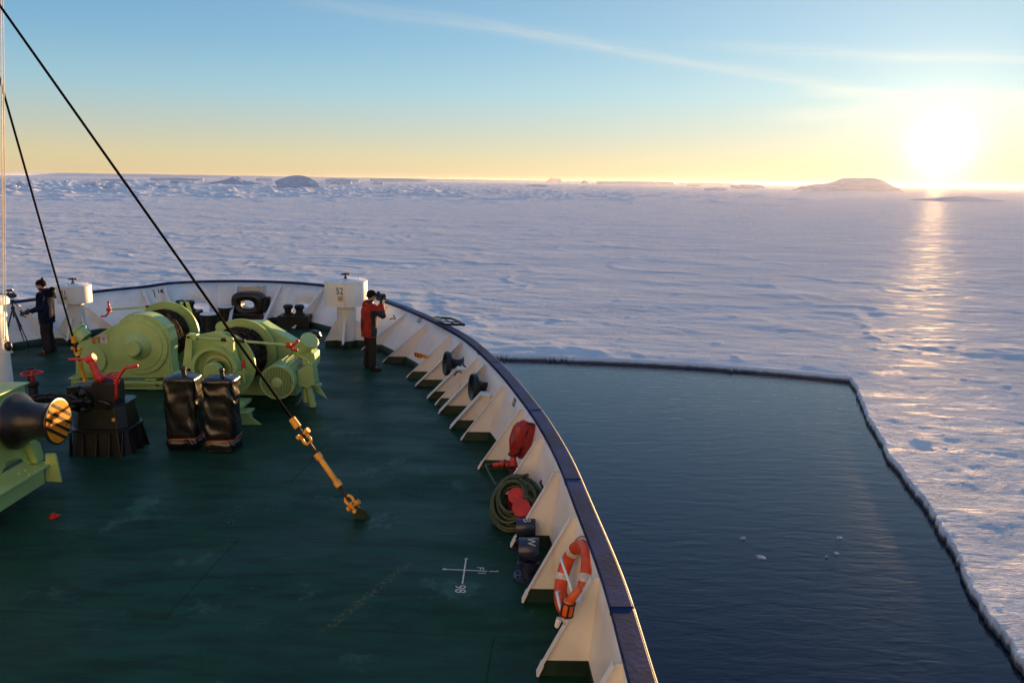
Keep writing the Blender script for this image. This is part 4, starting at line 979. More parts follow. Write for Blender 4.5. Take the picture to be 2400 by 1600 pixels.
# ------------------------------------------------------------------ bin-liner wrapped control stands
def wrapped(px0, px1, base_px, label, seed, tilt):
    pc = on_z(*base_px); w = (px1-px0)/3.92/ppm(pc)*.87; hgt = 1.12; rs = random.Random(seed)
    t = thing('wrapped_control_stand', label, 'control stand', (pc.x, pc.y+.2, 0), group='control stands wrapped in black plastic')
    cx, cy = pc.x, pc.y+.2; hw, hd = w/2, .20; n1, n2 = 72, 46; vs = []; fs = []; off = Vector((seed*3.1, 0, 0))
    for i in range(n2+1):
        tt = i/n2; z = .02+hgt*tt
        band = math.exp(-((tt-.155)/.03)**2); bulge = 1+.10*math.exp(-((tt-.09)/.05)**2)-.07*band
        wx = hw*(.93+.07*tt)*bulge; wy = hd*bulge
        for k in range(n1):
            a = 2*math.pi*k/n1; ca, sa = math.cos(a), math.sin(a); ex = .32
            p = Vector((math.copysign(abs(ca)**ex, ca)*wx, math.copysign(abs(sa)**ex, sa)*wy, z))
            q = Vector((p.x*1.2+p.y*2+tt*tilt*1.8, p.y*1.5+tt*.3, p.z*2.4))+off
            sl = (p.x+p.y*.6)*1.0+tilt*p.z*.75                      # creases run down the sheet on a slant
            cr = 1-abs(mnoise.noise(Vector((sl*7.5, seed*2.+p.y*2, p.z*1.1))))*3.2
            f = .012*mnoise.noise(q*2.2)+.017*max(-.5, cr)+.008*mnoise.noise(Vector((sl*22, seed, p.z*4)))
            nrm = Vector((ca, sa, 0)); p += nrm*f; p.x += tilt*.02*(tt-.5)
            vs.append((cx+p.x, cy+p.y, p.z))
    top0 = len(vs)
    for s_, dz in ((.86, .03), (.5, .045), (.12, .06)):
        for k in range(n1):
            v = Vector(vs[n2*n1+k]); f = .014*mnoise.noise(Vector((v.x*9, v.y*9, s_*4)))
            vs.append((cx+(v.x-cx)*s_, cy+(v.y-cy)*s_, hgt+.02+dz+f))
    rows = n2+4
    for i in range(rows-1):
        for k in range(n1): k2 = (k+1) % n1; fs.append((i*n1+k, i*n1+k2, (i+1)*n1+k2, (i+1)*n1+k))
    fs.append(tuple((rows-1)*n1+k for k in range(n1)))
    mb = MB(); mb.add(vs, fs, 0, True); mb.build('plastic_cover', M['plastic'], t)
    mb = MB(); ring = []
    for k in range(72):
        a = 2*math.pi*k/72; ca, sa = math.cos(a), math.sin(a); ring.append((cx+math.copysign(abs(ca)**.32, ca)*(hw*.93+.012), cy+math.copysign(abs(sa)**.32, sa)*(hd+.016), .02+hgt*.155+.03*ca+.01*math.sin(3*a)))
    mb.tube(ring, .008, 6, True); mb.build('cord', M['orangerope'], t)
    mb = MB(); mb.cyl((cx+.06, cy-.06, hgt), (cx+.05, cy-.06, hgt+.17), .035, .03, 14); mb.ell((cx+.05, cy-.06, hgt+.17), (.04, .04, .04)); mb.build('control_knob', M['black'], t)
    mb = MB(); mb.box((cx, cy, .03), (w*.7, .3, .1)); mb.build('stand_foot', M['rust'], t)
wrapped(180, 515, Z5(342, 850), 'black plastic wrapped control stand, closer to the dark chain stopper', 1, .5)
wrapped(535, 865, Z5(690, 868), 'black plastic wrapped control stand, closer to the yellow turnbuckle', 2, .8)

# ------------------------------------------------------------------ bow fittings
t = thing('bow_chock', 'black cast bow chock with an oval hole under a white hood', 'chock', tuple(plate_pt(s_ch, 0, .2)))
cc = plate_pt(s_ch, z_ch, .0); nn = Vector((*lerp_s(NIN, s_ch), 0)); al = Vector((nn.y, -nn.x, 0)) if nn.y*1 > 0 else Vector((-nn.y, nn.x, 0)); al = Vector((1, 0, 0)) - nn*nn.x; al.normalize()
upv = Vector((0, 0, 1))
def ring_loft(outer, inner, d0, d1):
    """solid ring: closed outline outer/inner in (al, up), from depth d0 to d1 along nn"""
    mb = MB(); N = len(outer); vs = []
    for L_, d_ in ((outer, d0), (outer, d1-.05), ([(x*.93, y*.93) for x, y in outer], d1), ([(x*1.25, y*1.25) for x, y in inner], d1), (inner, d1-.06), (inner, d0)):
        for x, y in L_: vs.append(cc+al*x+upv*y+nn*d_)
    fs = [(i*N+k, i*N+(k+1) % N, ((i+1) % 6)*N+(k+1) % N, ((i+1) % 6)*N+k) for i in range(6) for k in range(N)]
    mb.add(vs, fs, 0, True); return mb
N = 40
outer = [(.47*math.copysign(abs(math.cos(a))**.55, math.cos(a)), .36*math.copysign(abs(math.sin(a))**.6, math.sin(a))) for a in [2*math.pi*k/N for k in range(N)]]
inner = [(.20*math.copysign(abs(math.cos(a))**.9, math.cos(a)), .125*math.copysign(abs(math.sin(a))**.9, math.sin(a))) for a in [2*math.pi*k/N for k in range(N)]]
mb = ring_loft(outer, inner, -.02, .34); mb.build('chock_ring', M['black'], t)
mb = MB(); zt_ = z_ch-.22
mb.prism([cc+al*-.42+upv*(-z_ch-.01)+nn*.1, cc+al*.50+upv*(-z_ch-.01)+nn*.1, cc+al*.44+upv*-.24+nn*.1, cc+al*-.38+upv*-.24+nn*.1], nn*.42); mb.build('chock_pedestal', M['black'], t, bevel=.03)
mb = MB(); mb.cyl(cc+al*.44+upv*-.25+nn*.05, cc+al*.44+upv*.2+nn*.05, .17, None, 24); mb.build('side_roller', M['black'], t)
def roller_box(cx_, y_, w, hgt, label, r_=.14):
    t = thing('roller_fairlead', label, 'fairlead', (cx_, y_, 0), group='double roller fairleads at the bow openings')
    mb = MB(); mb.prism([(cx_-w/2-.02, y_-.25, -.01), (cx_+w/2+.02, y_-.25, -.01), (cx_+w/2, y_-.25, hgt), (cx_-w/2, y_-.25, hgt)], (0, .5, 0)); mb.build('pedestal_box', M['black'], t, bevel=.02)
    for dx in (-w*.19, w*.17):
        mb = MB(); mb.lathe([(r_*1.1, 0), (r_*1.1, .04), (r_*.72, .08), (r_*.72, .16), (r_*1.0, .20), (r_*1.0, .26), (r_*.7, .30), (.001, .31)], (cx_+dx, y_-.05, hgt), (0, 0, 1), 24); mb.build('roller', M['black'], t)
q_ = on_z(*Z2(1370, 690)); roller_box(q_.x, q_.y+.05, .88, on_y(*Z2(1370, 562), q_.y-.1).z, 'black double roller fairlead before the open oval port, beside ventilator 52')
q_ = on_z(*Z2(330, 640)); 
roller_box(-9.35, 22.1, .75, .42, 'black double roller fairlead half hidden by the winch drum')
for px, py, ptop, wz, lab in ((400, 750, 560, 185, 'black bollard with pale top standing nearer the winch drum'), (590, 640, 478, 170, 'black bollard with pale top standing nearer the bow chock')):
    p = on_z(*Z2(px, py)); r_ = wz/2/4.704/ppm(p); h_ = on_y(*Z2(px, ptop), p.y).z
    t = thing('bollard', lab, 'bollard', (p.x, p.y+r_, 0), group='bollards inside the bow')
    mb = MB(); mb.lathe([(r_*1.02, -.01), (r_, .03), (r_, h_-.06), (r_*1.08, h_-.05), (r_*1.08, h_-.005)], (p.x, p.y+r_, 0), (0, 0, 1), 36); mb.build('post', M['black'], t)
    mb = MB(); mb.lathe([(r_*1.06, h_-.004), (r_*1.02, h_+.02), (.001, h_+.03)], (p.x, p.y+r_, 0), (0, 0, 1), 36, cap=False); mb.build('cap', M['white2'], t)

# ------------------------------------------------------------------ roller fairleads on the bulwark
for (px, py), (qx, qy), y_, lab in ((Z6(715, 745), Z6(845, 735), 15.12, 'black spool fairlead on the bulwark, closer to the person in red'), (Z6(985, 985), Z6(1125, 972), 13.28, 'black spool fairlead on the bulwark, closer to the red fire gear')):
    a_, b_ = on_y(px, py, y_-.05), on_y(qx, qy, y_+.06)
    s = s_near(b_.x, b_.y, .7); ax_ = (a_-b_).normalized(); L = (a_-b_).length
    t = thing('spool_fairlead', lab, 'fairlead', tuple(b_), group='spool fairleads on the starboard bulwark')
    ax_ = Vector((-.93, -.28, .10)).normalized(); o_ = a_-ax_*.36
    mb = MB(); mb.lathe([(.001, -.12), (.165, -.12), (.18, -.09), (.18, -.04), (.165, -.01), (.12, .02), (.095, .06), (.09, .13), (.10, .20), (.13, .245), (.20, .275), (.235, .29), (.245, .32), (.24, .36), (.225, .375), (.20, .365), (.16, .34), (.11, .325), (.001, .32)], o_, ax_, 40, cap=False); mb.build('spool', M['black'], t)
    mb = MB(); mb.cyl(o_-ax_*.1, o_-ax_*.42, .06, None, 12); mb.build('axle', M['black'], t)
# little black hooks welded to the plating
def hook(pts, fz, y_, label):
    w = [on_y(*fz(*q), y_) for q in pts]; mb = MB(); mb.tube(w, .014, 8); o = mb.build('rope_hook', M['black'], None, loc=tuple(w[0])); tag(o, label, 'hook', 'black rope hooks on the bulwark')
hook([(145, 300), (170, 285), (190, 298), (205, 285), (185, 268), (190, 250)], Z6, 18.6, 'thin bent hook on the bulwark just right of the person in red')
hook([(900, 712), (892, 740), (905, 775), (925, 782)], Z6, 14.35, 'thick black hook on the bulwark right of the farther spool fairlead')
hook([(805, 870), (830, 835), (860, 825), (880, 845)], Z6, 14.3, 'curved black hook below the farther spool fairlead')
hook([(868, 852), (862, 890), (885, 920), (888, 945), (860, 975)], R1, 8.95, 'bent black hook above the coiled green hose')
hook([(232, 538), (245, 560), (240, 585), (270, 590), (300, 604)], Z1, 19.0, 'thin bent hook on the port bulwark by the person in navy')
mb = MB(); q0 = [on_y(*Z6(x, y), 16.1) for x, y in ((385, 650), (400, 633), (470, 655), (520, 668), (540, 688), (520, 700), (480, 690), (440, 700))]
vs = MB(); vs.prism(q0, (0, .05, 0), 0)
for x0, x1 in ((400, 415), (425, 440), (455, 468)): vs.prism([on_y(*Z6(x0, 645), 16.09), on_y(*Z6(x1, 652), 16.09), on_y(*Z6(x1+5, 685), 16.09), on_y(*Z6(x0+5, 678), 16.09)], (0, .01, 0), 1)
o = vs.build('hazard_bracket', [M['striped'], M['black']], None, loc=tuple(q0[0])); tag(o, 'small orange and black striped bracket low on the bulwark', 'bracket')
# folding step outside the rail
t = thing('rail_step', 'black folding step frame hung over the navy rail', 'step', tuple(on_z(*Z6(640, 300), 1.03)))
za = 1.10
def rp(x, y, z=za): return on_z(*Z6(x, y), z)
mb = MB(); mb.tube([rp(590, 283), rp(680, 282), rp(770, 288), rp(850, 318), rp(905, 352), rp(820, 352), rp(710, 350)], .028, 8); mb.tube([rp(590, 283), rp(640, 318), rp(710, 350)], .03, 8)
mb.tube([rp(680, 282), rp(760, 322), rp(820, 352)], .014, 6); mb.tube([rp(625, 310), rp(760, 322), rp(860, 325)], .014, 6); mb.build('frame', M['black'], t)
mb = MB(); mb.prism([rp(590, 276), rp(650, 272), rp(700, 330), rp(700, 348)], (0, 0, .02)); mb.build('tread', M['black'], t)
# ------------------------------------------------------------------ windlass with warping head (port foreground)
YW = 9.6
cc_ = on_y(*Z4(530, 655), YW); rc_ = 205/3.919/ppm(cc_); xl = on_y(*Z4(150, 650), YW).x
t = thing('anchor_windlass', 'pale green anchor windlass with black warping head and striped end', 'windlass', (xl-.5, YW, 0))
rb_ = 262/3.919/ppm((xl, YW, cc_.z)); L = cc_.x-xl; rn = rc_*.80
mb = MB(); mb.lathe([(rb_*.7, -.03), (rb_*.95, -.03), (rb_, .0), (rb_, .035), (rb_*.95, .06), (rb_*.84, .10), (rb_*.74, .15), (rn*1.06, .21), (rn*1.01, .27), (rn, .34), (rn, L-.12), (rn*1.08, L-.07), (rc_*.98, L-.02), (rc_*1.04, L-.005), (rc_*1.04, L+.012), (rc_*.99, L+.016), (.001, L+.014)], (xl, YW, cc_.z), (1, 0, 0), 64, cap=False)
wh = mb.build('warping_head', M['black'], t)
mb = MB(); N = 64
cap_c = Vector((cc_.x+.018, YW, cc_.z))
mb.lathe([(rc_*.96, 0), (.001, .001)], cap_c, (1, 0, 0), 64, cap=False, smooth=False); mb.build('end_plate', M['striped'], wh)
sdir = Vector((0, math.cos(R(-33)), math.sin(R(-33)))); sn = Vector((0, -sdir.z, sdir.y)); mb = MB()
for k in range(4):
    o_c = (-.54+.36*k)*rc_*1.0; w_ = rc_*.135
    pts = []
    for s1, oo in ((-1, o_c-w_/2), (1, o_c-w_/2), (1, o_c+w_/2), (-1, o_c+w_/2)):
        hl_ = math.sqrt(max(0, (rc_*.955)**2-oo*oo)); pts.append(cap_c+Vector((.004, 0, 0))+sdir*(s1*hl_)+sn*oo)
    mb.prism(pts, (.002, 0, 0))
mb.bolts(cap_c+Vector((.003, 0, 0)), (1, 0, 0), rc_*.6, 6, .008, .006)
mb.build('black_stripe', M['black'], wh)
cbx = on_y(*Z4(224, 312), 10.45); bxx = cbx.x; ztop_ = cbx.z
mb = MB(); mb.box((bxx-.9, 10.15, (.35+ztop_)/2), (1.8, .6, ztop_-.35)); mb.box((bxx-.86, 10.13, ztop_+.012), (1.84, .70, .025)); mb.build('gear_box', M['wgreen'], t, bevel=.01)
mb = MB(); X_ = -6.42
mb.prism([on_x(*Z4(x, y), X_) for x, y in ((-60, 560), (300, 800), (372, 850), (410, 985), (360, 1020), (290, 1050), (215, 990), (130, 1000), (60, 1030), (10, 1150), (-60, 1250))], (-.05, 0, 0))
mb.prism([on_x(*Z4(x, y), X_+.09) for x, y in ((270, 850), (330, 835), (372, 880), (408, 1000), (350, 1040))], (-.09, 0, 0))
mb.build('side_frame', M['wgreen'], t, bevel=.006)
mb = MB(); mb.cyl((bxx-1, YW, cc_.z), (xl+.01, YW, cc_.z), .1, None, 20); mb.build('shaft', M['wgreen'], t)
zb_ = on_x(*Z4(410, 1060), -6.27).z
p_r, p_l = on_x(*Z4(415, 1205), -6.27), on_x(*Z4(0, 1475), -6.27)
mb = MB(); y1_ = p_r.y; mb.box((-6.42, y1_-3.0, zb_/2+.06), (.30, 6.0, zb_-.12)); mb.box((-6.40, y1_-2.95, zb_+.012), (.42, 6.15, .028)); mb.box((-7.6, y1_-3, zb_/2), (.3, 6, zb_))
mb.build('base_beam', M['wgreen'], t, bevel=.006)
mb = MB(); q0 = [on_y(*Z4(x, y), y1_+.02) for x, y in ((412, 955), (500, 955), (512, 985), (560, 1215), (420, 1205))]; mb.prism(q0, (0, .04, 0)); mb.build('end_bracket', M['wgreen2'], t, bevel=.006)
mb = MB(); mb.bolts((-6.3, y1_-.3, zb_+.026), (0, 0, 1), .09, 4, .014, .02); mb.bolts((-6.3, y1_-1.2, zb_+.026), (0, 0, 1), .09, 4, .014, .02); mb.build('bolt', M['wgreen2'], t)

# ------------------------------------------------------------------ chain stopper and chain
pc = on_z(*Z4(880, 985)); cx, cy = pc.x, pc.y+.42
t = thing('chain_stopper', 'dark rusty chain stopper with red lever and red crank on ribbed base', 'chain stopper', (cx, cy, 0))
mb = MB()
def octo(hw, hd, z, ch=.12): return [(cx-hw+ch, cy-hd, z), (cx+hw-ch, cy-hd, z), (cx+hw, cy-hd+ch, z), (cx+hw, cy+hd-ch, z), (cx+hw-ch, cy+hd, z), (cx-hw+ch, cy+hd, z), (cx-hw, cy+hd-ch, z), (cx-hw, cy-hd+ch, z)]
def frust(a, b_, mi=0):
    n_ = len(a); mb.add([*a, *b_], [tuple(range(n_))[::-1], tuple(range(n_, 2*n_))]+[(i, (i+1) % n_, (i+1) % n_+n_, i+n_) for i in range(n_)], mi)
frust(octo(.47, .36, -.01), octo(.42, .32, .36)); frust(octo(.46, .35, .36), octo(.46, .35, .40)); frust(octo(.42, .31, .40), octo(.38, .27, .76)); frust(octo(.41, .30, .76), octo(.41, .30, .79))
mb.build('base', M['black'], t, bevel=.008)
for k in range(5):
    x = cx-.40+.2*k; mb = MB(); mb.prism([(x-.008, cy-.43, -.005), (x-.008, cy-.34, -.005), (x-.008, cy-.31, .36), (x-.008, cy-.345, .36)], (.016, 0, 0)); mb.build('rib', M['black'], t)
for k in range(3):
    y = cy-.2+.2*k; mb = MB(); mb.prism([(cx+.45, y, -.005), (cx+.53, y, -.005), (cx+.44, y, .36), (cx+.41, y, .36)], (0, .016, 0)); mb.build('rib', M['black'], t)
mb = MB(); yk = cy-.28
q0 = [on_y(*Z4(x, y), yk) for x, y in ((620, 560), (600, 365), (600, 345), (830, 330), (840, 290), (900, 280), (960, 300), (1040, 300), (1060, 460), (1040, 560))]
mb.prism(q0, (0, .34, 0)); mb.build('housing', M['rust'], t, bevel=.03)
mb = MB(); c_ = on_y(*Z4(745, 470), yk-.05); r_ = 105/3.919/ppm(c_)
mb.lathe([(r_*.8, .0), (r_, .0), (r_*1.04, .03), (r_, .08), (r_*.8, .08), (r_*.55, .05), (.04, .05)], c_+Vector((0, -.04, 0)), (0, 1, 0), 36, cap=False)
for k in range(5):
    a = k*1.2566; mb.ell(c_+Vector((r_*.75*math.cos(a), -.02, r_*.75*math.sin(a))), (.05, .05, .05))
mb.build('chain_wheel', M['black'], t)
mb = MB(); q0 = [on_y(*Z4(x, y), yk-.06) for x, y in ((890, 455), (960, 470), (1010, 490), (1015, 520), (960, 560), (900, 520))]; mb.prism(q0, (0, .12, 0)); mb.build('jaw', M['black'], t, bevel=.02); mb = MB(); q0 = [on_y(*Z4(x, y), yk-.03) for x, y in ((600, 345), (720, 330), (720, 355), (600, 367))]; mb.prism(q0, (0, .08, 0)); mb.build('jaw', M['black'], t, bevel=.02)
mb = MB(); pa_, pb_ = on_y(*Z4(908, 265), yk), on_y(*Z4(832, 80), yk)
mb.cyl(pa_, pb_, .060, .052, 16); mb.cyl(pb_+Vector((-.05, 0, -.02)), pb_+Vector((.06, 0, .03)), .064, .06, 16); mb.ell(on_y(*Z4(920, 255), yk), (.072, .072, .072))
mb.cyl(on_y(*Z4(820, 82), yk), on_y(*Z4(633, 86), yk), .022, .017, 10); mb.build('release_lever', M['red'], t, bevel=0)
mb = MB(); ys = yk-.02; mb.tube([on_y(*Z4(x, y), ys) for x, y in ((1066, 450), (1068, 380), (1068, 290), (1085, 255), (1120, 205), (1140, 175), (1160, 162), (1210, 153), (1266, 143))], .024, 10)
mb.cyl(on_y(*Z4(1068, 310), ys), on_y(*Z4(1070, 275), ys), .042, None, 12); mb.build('brake_crank', M['red'], t)
mb = MB(); ch = on_y(*Z4(1040, 232), yk+.2); rr_ = 70/3.919/ppm(ch); mb.torus(ch, (0, -.12, 1), rr_, .014, 30, 8); mb.cyl(ch-Vector((0, 0, .30)), ch, .022, None, 10)
for k in range(5): mb.cyl(ch, ch+Vector((rr_*math.cos(k*1.2566+.4), rr_*math.sin(k*1.2566+.4), .12*rr_*math.sin(k*1.2566+.4))), .010, None, 6)
mb.build('handwheel', M['red'], t)
p = on_y(*Z4(1045, 640), cy-.37); mb = MB(); mb.lathe([(.028, 0), (.028, .012), (.001, .02)], p, (0, -1, .2), 16, cap=False); mb.build('grease_cap', M['yellow'], t)
p = on_z(*Z4(1215, 770)); mb = MB(); mb.lathe([(.16, -.01), (.16, .06), (.12, .07), (.11, -.01)], (p.x, p.y+.1, 0), (0, 0, 1), 28, cap=False); o = mb.build('deck_pipe', M['rust'], None, loc=(p.x, p.y+.1, 0)); tag(o, 'low dark pipe rim on the deck right of the chain stopper', 'pipe')
mb = MB(); q_ = [on_y(*Z4(x, y), 10.9) for x, y in ((250, 480), (330, 455), (420, 440), (520, 440), (600, 450), (680, 470))]
for k in range(11):
    u_ = k/10*(len(q_)-1); i_ = min(int(u_), len(q_)-2); p = q_[i_].lerp(q_[i_+1], u_-i_)
    mb.torus(p, (0, 1, 0) if k % 2 else (0, .2, 1), .072, .024, 18, 8, sx=1.35 if k % 2 else 1.35, sy=.8)
o = mb.build('anchor_chain', M['rust'], None, loc=tuple(q_[0])); tag(o, 'dark anchor chain running from windlass to chain stopper', 'chain')
# valve with red handwheel
ch = on_y(*Z4(292, 212), 14.3); rr_ = 88/3.919/ppm(ch)
t = thing('deck_valve', 'red handwheel valve on dark post before the person in navy', 'valve', (ch.x, ch.y, 0))
mb = MB(); mb.torus(ch, (0, 0, 1), rr_, .016, 32, 8)
for k in range(4): mb.cyl(ch, ch+Vector((rr_*math.cos(k*1.57+.5), rr_*math.sin(k*1.57+.5), 0)), .011, None, 6)
mb.cyl(ch-Vector((0, 0, .24)), ch+Vector((0, 0, .02)), .028, None, 10); mb.build('handwheel', M['red'], t)
mb = MB(); mb.lathe([(.13, -.01), (.13, .04), (.07, .06), (.07, .25), (.10, .28), (.10, .34), (.06, .36), (.05, ch.z-.2)], (ch.x, ch.y, 0), (0, 0, 1), 20); mb.cyl((ch.x-.22, ch.y+.3, 0), (ch.x-.22, ch.y+.3, ch.z-.05), .06, None, 12); mb.lathe([(.09, 0), (.1, .06), (.06, .12), (.001, .13)], (ch.x-.22, ch.y+.3, ch.z-.08), (0, 0, 1), 14, cap=False); mb.build('valve_body', M['rust'], t)
# white post with cap, halyards, hanging block
yp = 12.6; pcx = on_y(-20, 760, yp).x; k_ = ppm((pcx, yp, 1.3)); zq = lambda y: on_y(0, 620+y/4.9, yp).z
t = thing('air_pipe', 'white air pipe with round cap at the edge of the foredeck', 'air pipe', (pcx, yp, 0))
mb = MB(); mb.lathe([(30/k_, -.01), (30/k_, zq(605)), (33/k_, zq(602)), (33/k_, zq(562)), (27/k_, zq(558)), (27/k_, zq(460))], (pcx, yp, 0), (0, 0, 1), 40); mb.build('pipe', M['white2'], t)
mb = MB(); mb.lathe([(30/k_, zq(470)), (41/k_, zq(455)), (41.5/k_, zq(405)), (36/k_, zq(375)), (20/k_, zq(358)), (.001, zq(352))], (pcx, yp, 0), (0, 0, 1), 40, cap=False); mb.build('cap', M['white2'], t)
for i_, (xa, xb) in enumerate(((2.0, 8.0), (7.0, 13.5))):
    mb = MB(); b_ = on_y(xb, 795, 12.35); nh = ray(xa, 0).cross(b_-EYE); a = Vector((EYE.x-(nh.y*(11.6-EYE.y)+nh.z*(9.9-EYE.z))/nh.x, 11.6, 9.9)); mb.tube([a, a.lerp(b_, .5), b_], .008, 6); o = mb.build('halyard', M['halyard'], None, loc=tuple(b_))
    tag(o, ['thin white halyard at the edge of the sky, outermost of two', 'thin white halyard running to the hanging block'][i_], 'rope', 'white halyards by the air pipe')
pb = on_y(*Z1(95, 935), 12.35); top_ = on_y(13.5, 795, 12.35)
t = thing('rigging_block', 'dark shiny hanging block with knotted line beside the white air pipe', 'block', tuple(pb))
mb = MB(); mb.ell(pb, (.06, .06, .085)); mb.build('block', M['black'], t)
mb = MB(); mb.tube([top_, top_+Vector((.01, 0, -.08)), pb+Vector((-.03, 0, .16)), pb+Vector((0, 0, .07))], .012, 6)
for k in range(4): mb.torus(top_.lerp(pb, .25+.15*k), (.2, .1, 1), .028, .012, 14, 6)
mb.tube([on_y(*Z1(0, 1035), 12.3), on_y(*Z1(50, 1015), 12.3), pb+Vector((0, 0, -.07))], .009, 6); mb.build('lashing', M['halyard'], t)

# ------------------------------------------------------------------ stays with yellow turnbuckles
def px_of(p):
    v = Vector(p)-EYE; d_ = v.dot(_f); return 1200+FPX*v.dot(_r)/d_, 800-FPX*v.dot(_u)/d_
def shackle(mb, c, d_, n_, s=1., flip=1):
    """bow shackle: c bow centre, d_ along the stay, n_ pin direction"""
    x = n_.normalized(); y = d_.normalized()*flip; pts = []
    for k in range(15):
        a = R(-35+250*k/14); pts.append(c+x*(math.cos(a)*.052*s)+y*(math.sin(a)*.060*s))
    e0, e1 = pts[0]-y*.07*s, pts[-1]-y*.07*s; w_ = .046*s
    pts = [c-y*.085*s+x*w_]+pts+[c-y*.085*s-x*w_]; mb.tube(pts, .019*s, 8)
    mb.cyl(c-y*.085*s-x*.095*s, c-y*.085*s+x*.10*s, .019*s, None, 10); mb.cyl(c-y*.085*s+x*.055*s, c-y*.085*s+x*.10*s, .036*s, None, 8); mb.cyl(c-y*.085*s-x*.09*s, c-y*.085*s-x*.055*s, .034*s, None, 8)
def on_mast(px, py, base, mx=-8.35, my=11.6):
    """where a line seen through photo pixel (px, py) from base meets the foremast"""
    n_ = ray(px, py).cross(Vector(base)-EYE); return Vector((mx, my, EYE.z-(n_.x*(mx-EYE.x)+n_.y*(my-EYE.y))/n_.z))
def stay(base, top, label, marks, pin, pad=True, over=1.0, rw=.018):
    base, top = Vector(base), Vector(top); dv = (top-base); L = dv.length; dv.normalize()
    def at_px(x, y):
        best = min((abs(px_of(base+dv*(L*k/4000))[1]-y), k) for k in range(0, 3000)); return base+dv*(L*best[1]/4000)
    m_ = [at_px(*q) for q in marks]                        # pin, lower shackle, tb bottom, tb top, upper shackle, ferrule bottom, ferrule top
    t = thing('forestay', label, 'stay', (base.x, base.y, 0), group='dark wire stays with yellow turnbuckles')
    mb = MB(); mb.tube([m_[6]-dv*.05, m_[6]+dv*2, base+dv*L*.5, base+dv*L*over], rw, 8); mb.build('wire', M['wire'], t)
    mb = MB(); mb.cyl(m_[5], m_[6], .048, .045, 14); mb.build('ferrule', M['yellow'], t, bevel=.006)
    mb = MB(); mb.tube([m_[4]+dv*.03, m_[5]+dv*.02], .024, 8); mb.build('thimble', M['rust'], t)
    n_ = Vector(pin); n_ = (n_-dv*n_.dot(dv)).normalized()
    mb = MB(); shackle(mb, m_[4], dv, n_, 1.0, -1); mb.build('shackle', M['yellow'], t)
    mb = MB(); mb.cyl(m_[2]-dv*.0, m_[3], .034, None, 14); mb.cyl(m_[2]-dv*.02, m_[2]+dv*.06, .050, None, 6); mb.cyl(m_[3]-dv*.06, m_[3]+dv*.02, .050, None, 6)
    mb.build('turnbuckle', M['yellow'], t, bevel=.004)
    mb = MB(); mb.cyl(m_[1]+dv*.02, m_[2], .024, None, 10); mb.build('screw_rod', M['rust'], t); mb = MB(); mb.cyl(m_[3], m_[4]-dv*.06, .024, None, 10); mb.build('screw_rod', M['rust'], t)
    mb = MB(); shackle(mb, m_[1]+dv*.0, dv, n_, 1.0, 1); mb.build('shackle', M['yellow'], t)
    mb = MB(); shackle(mb, m_[0]+dv*.04, dv, dv.cross(n_), .75, 1); mb.build('shackle', M['yellow'], t)
    return t, m_, dv
pb_ = on_z(*Z5(1960, 1472)); base = Vector((pb_.x+.0, pb_.y, .17)); base = on_y(*Z5(1945, 1395), pb_.y)
topS = on_mast(0, 14, base)
t, m_, dv = stay(base, topS, 'dark wire stay slanting across the sky to a yellow turnbuckle on the open deck', [Z5(1940, 1375), Z5(1890, 1300), Z5(1785, 1160), Z5(1598, 885), Z5(1495, 745), Z5(1405, 632), Z5(1352, 550)], (1, -.2, .3))
q0 = [Vector(on_z(*Z5(x, y))) for x, y in ((1912, 1470), (2075, 1474))]
mb = MB(); mb.prism([(q0[0].x, pb_.y, -.01), (q0[1].x, pb_.y, -.01), (base.x+.10, pb_.y, base.z+.0), (base.x-.03, pb_.y, base.z+.07), (q0[0].x, pb_.y, base.z+.04)], (0, .025, 0)); mb.build('deck_pad', M['greend'], t, bevel=.005)
b2_ = on_y(*Z1(1010, 1440), 14.55)
t2, m2, dv2 = stay(b2_, on_mast(0, 188, b2_), 'dark wire stay in front of the port winch, ending behind the red lever', [Z1(1005, 1420), Z1(1000, 1395), Z1(985, 1350), Z1(905, 1115), Z1(872, 1010), Z1(842, 890), Z1(825, 820)], (1, -.1, .1))
mb = MB(); mb.prism([(b2_.x-.08, b2_.y, -.01), (b2_.x+.14, b2_.y, -.01), (b2_.x+.06, b2_.y, b2_.z+.04), (b2_.x-.05, b2_.y, b2_.z+.04)], (0, .025, 0)); mb.build('deck_pad', M['greend'], t2)

# ------------------------------------------------------------------ fire gear on the starboard side
yr = 10.12
P_ = lambda x, y, Y=yr: on_y(*R1(x, y), Y)
t = thing('fire_monitor', 'red fire nozzle valve with big red vinyl drop shaped cover', 'fire valve', tuple(P_(570, 800)))
items = [('cap', P_(575, 545), P_(600, 420), .065, .105), ('cap', P_(600, 420), P_(640, 300), .105, .105), ('cap', P_(640, 300), P_(680, 245), .105, .065),
         ('cap', P_(650, 570, yr+.10), P_(735, 400, yr+.10), .07, .11), ('cap', P_(735, 400, yr+.10), P_(760, 300, yr+.10), .11, .09), ('cap', P_(690, 260), P_(765, 290, yr+.14), .06, .075), ('cap', P_(620, 420), P_(730, 400, yr+.1), .10, .09)]
mb = blob_mesh(items, .016, 6)
mb.build('vinyl_cover', M['redv'], t)
def on_cover(x, y): return P_(x, y, yr-.13)
mb = MB(); mb.tube([P_(x, y, yr-.100) for x, y in ((545, 470), (548, 420), (560, 360), (590, 350), (575, 400), (555, 440), (545, 470))], .005, 5); mb.tube([P_(x, y, yr-.10) for x, y in ((560, 360), (545, 440))], .005, 5); mb.build('cover_emblem', mat('faded_print', (.42, .22, .2), .6), t)
mb = MB(); mb.tube([P_(690, 385, yr-.015), P_(640, 560, yr-.02)], .010, 6); mb.build('strap', M['black'], t)
mb = MB(); mb.torus(P_(570, 570), (0, -.1, 1), .062, .016, 24, 8); mb.build('collar', M['black'], t)
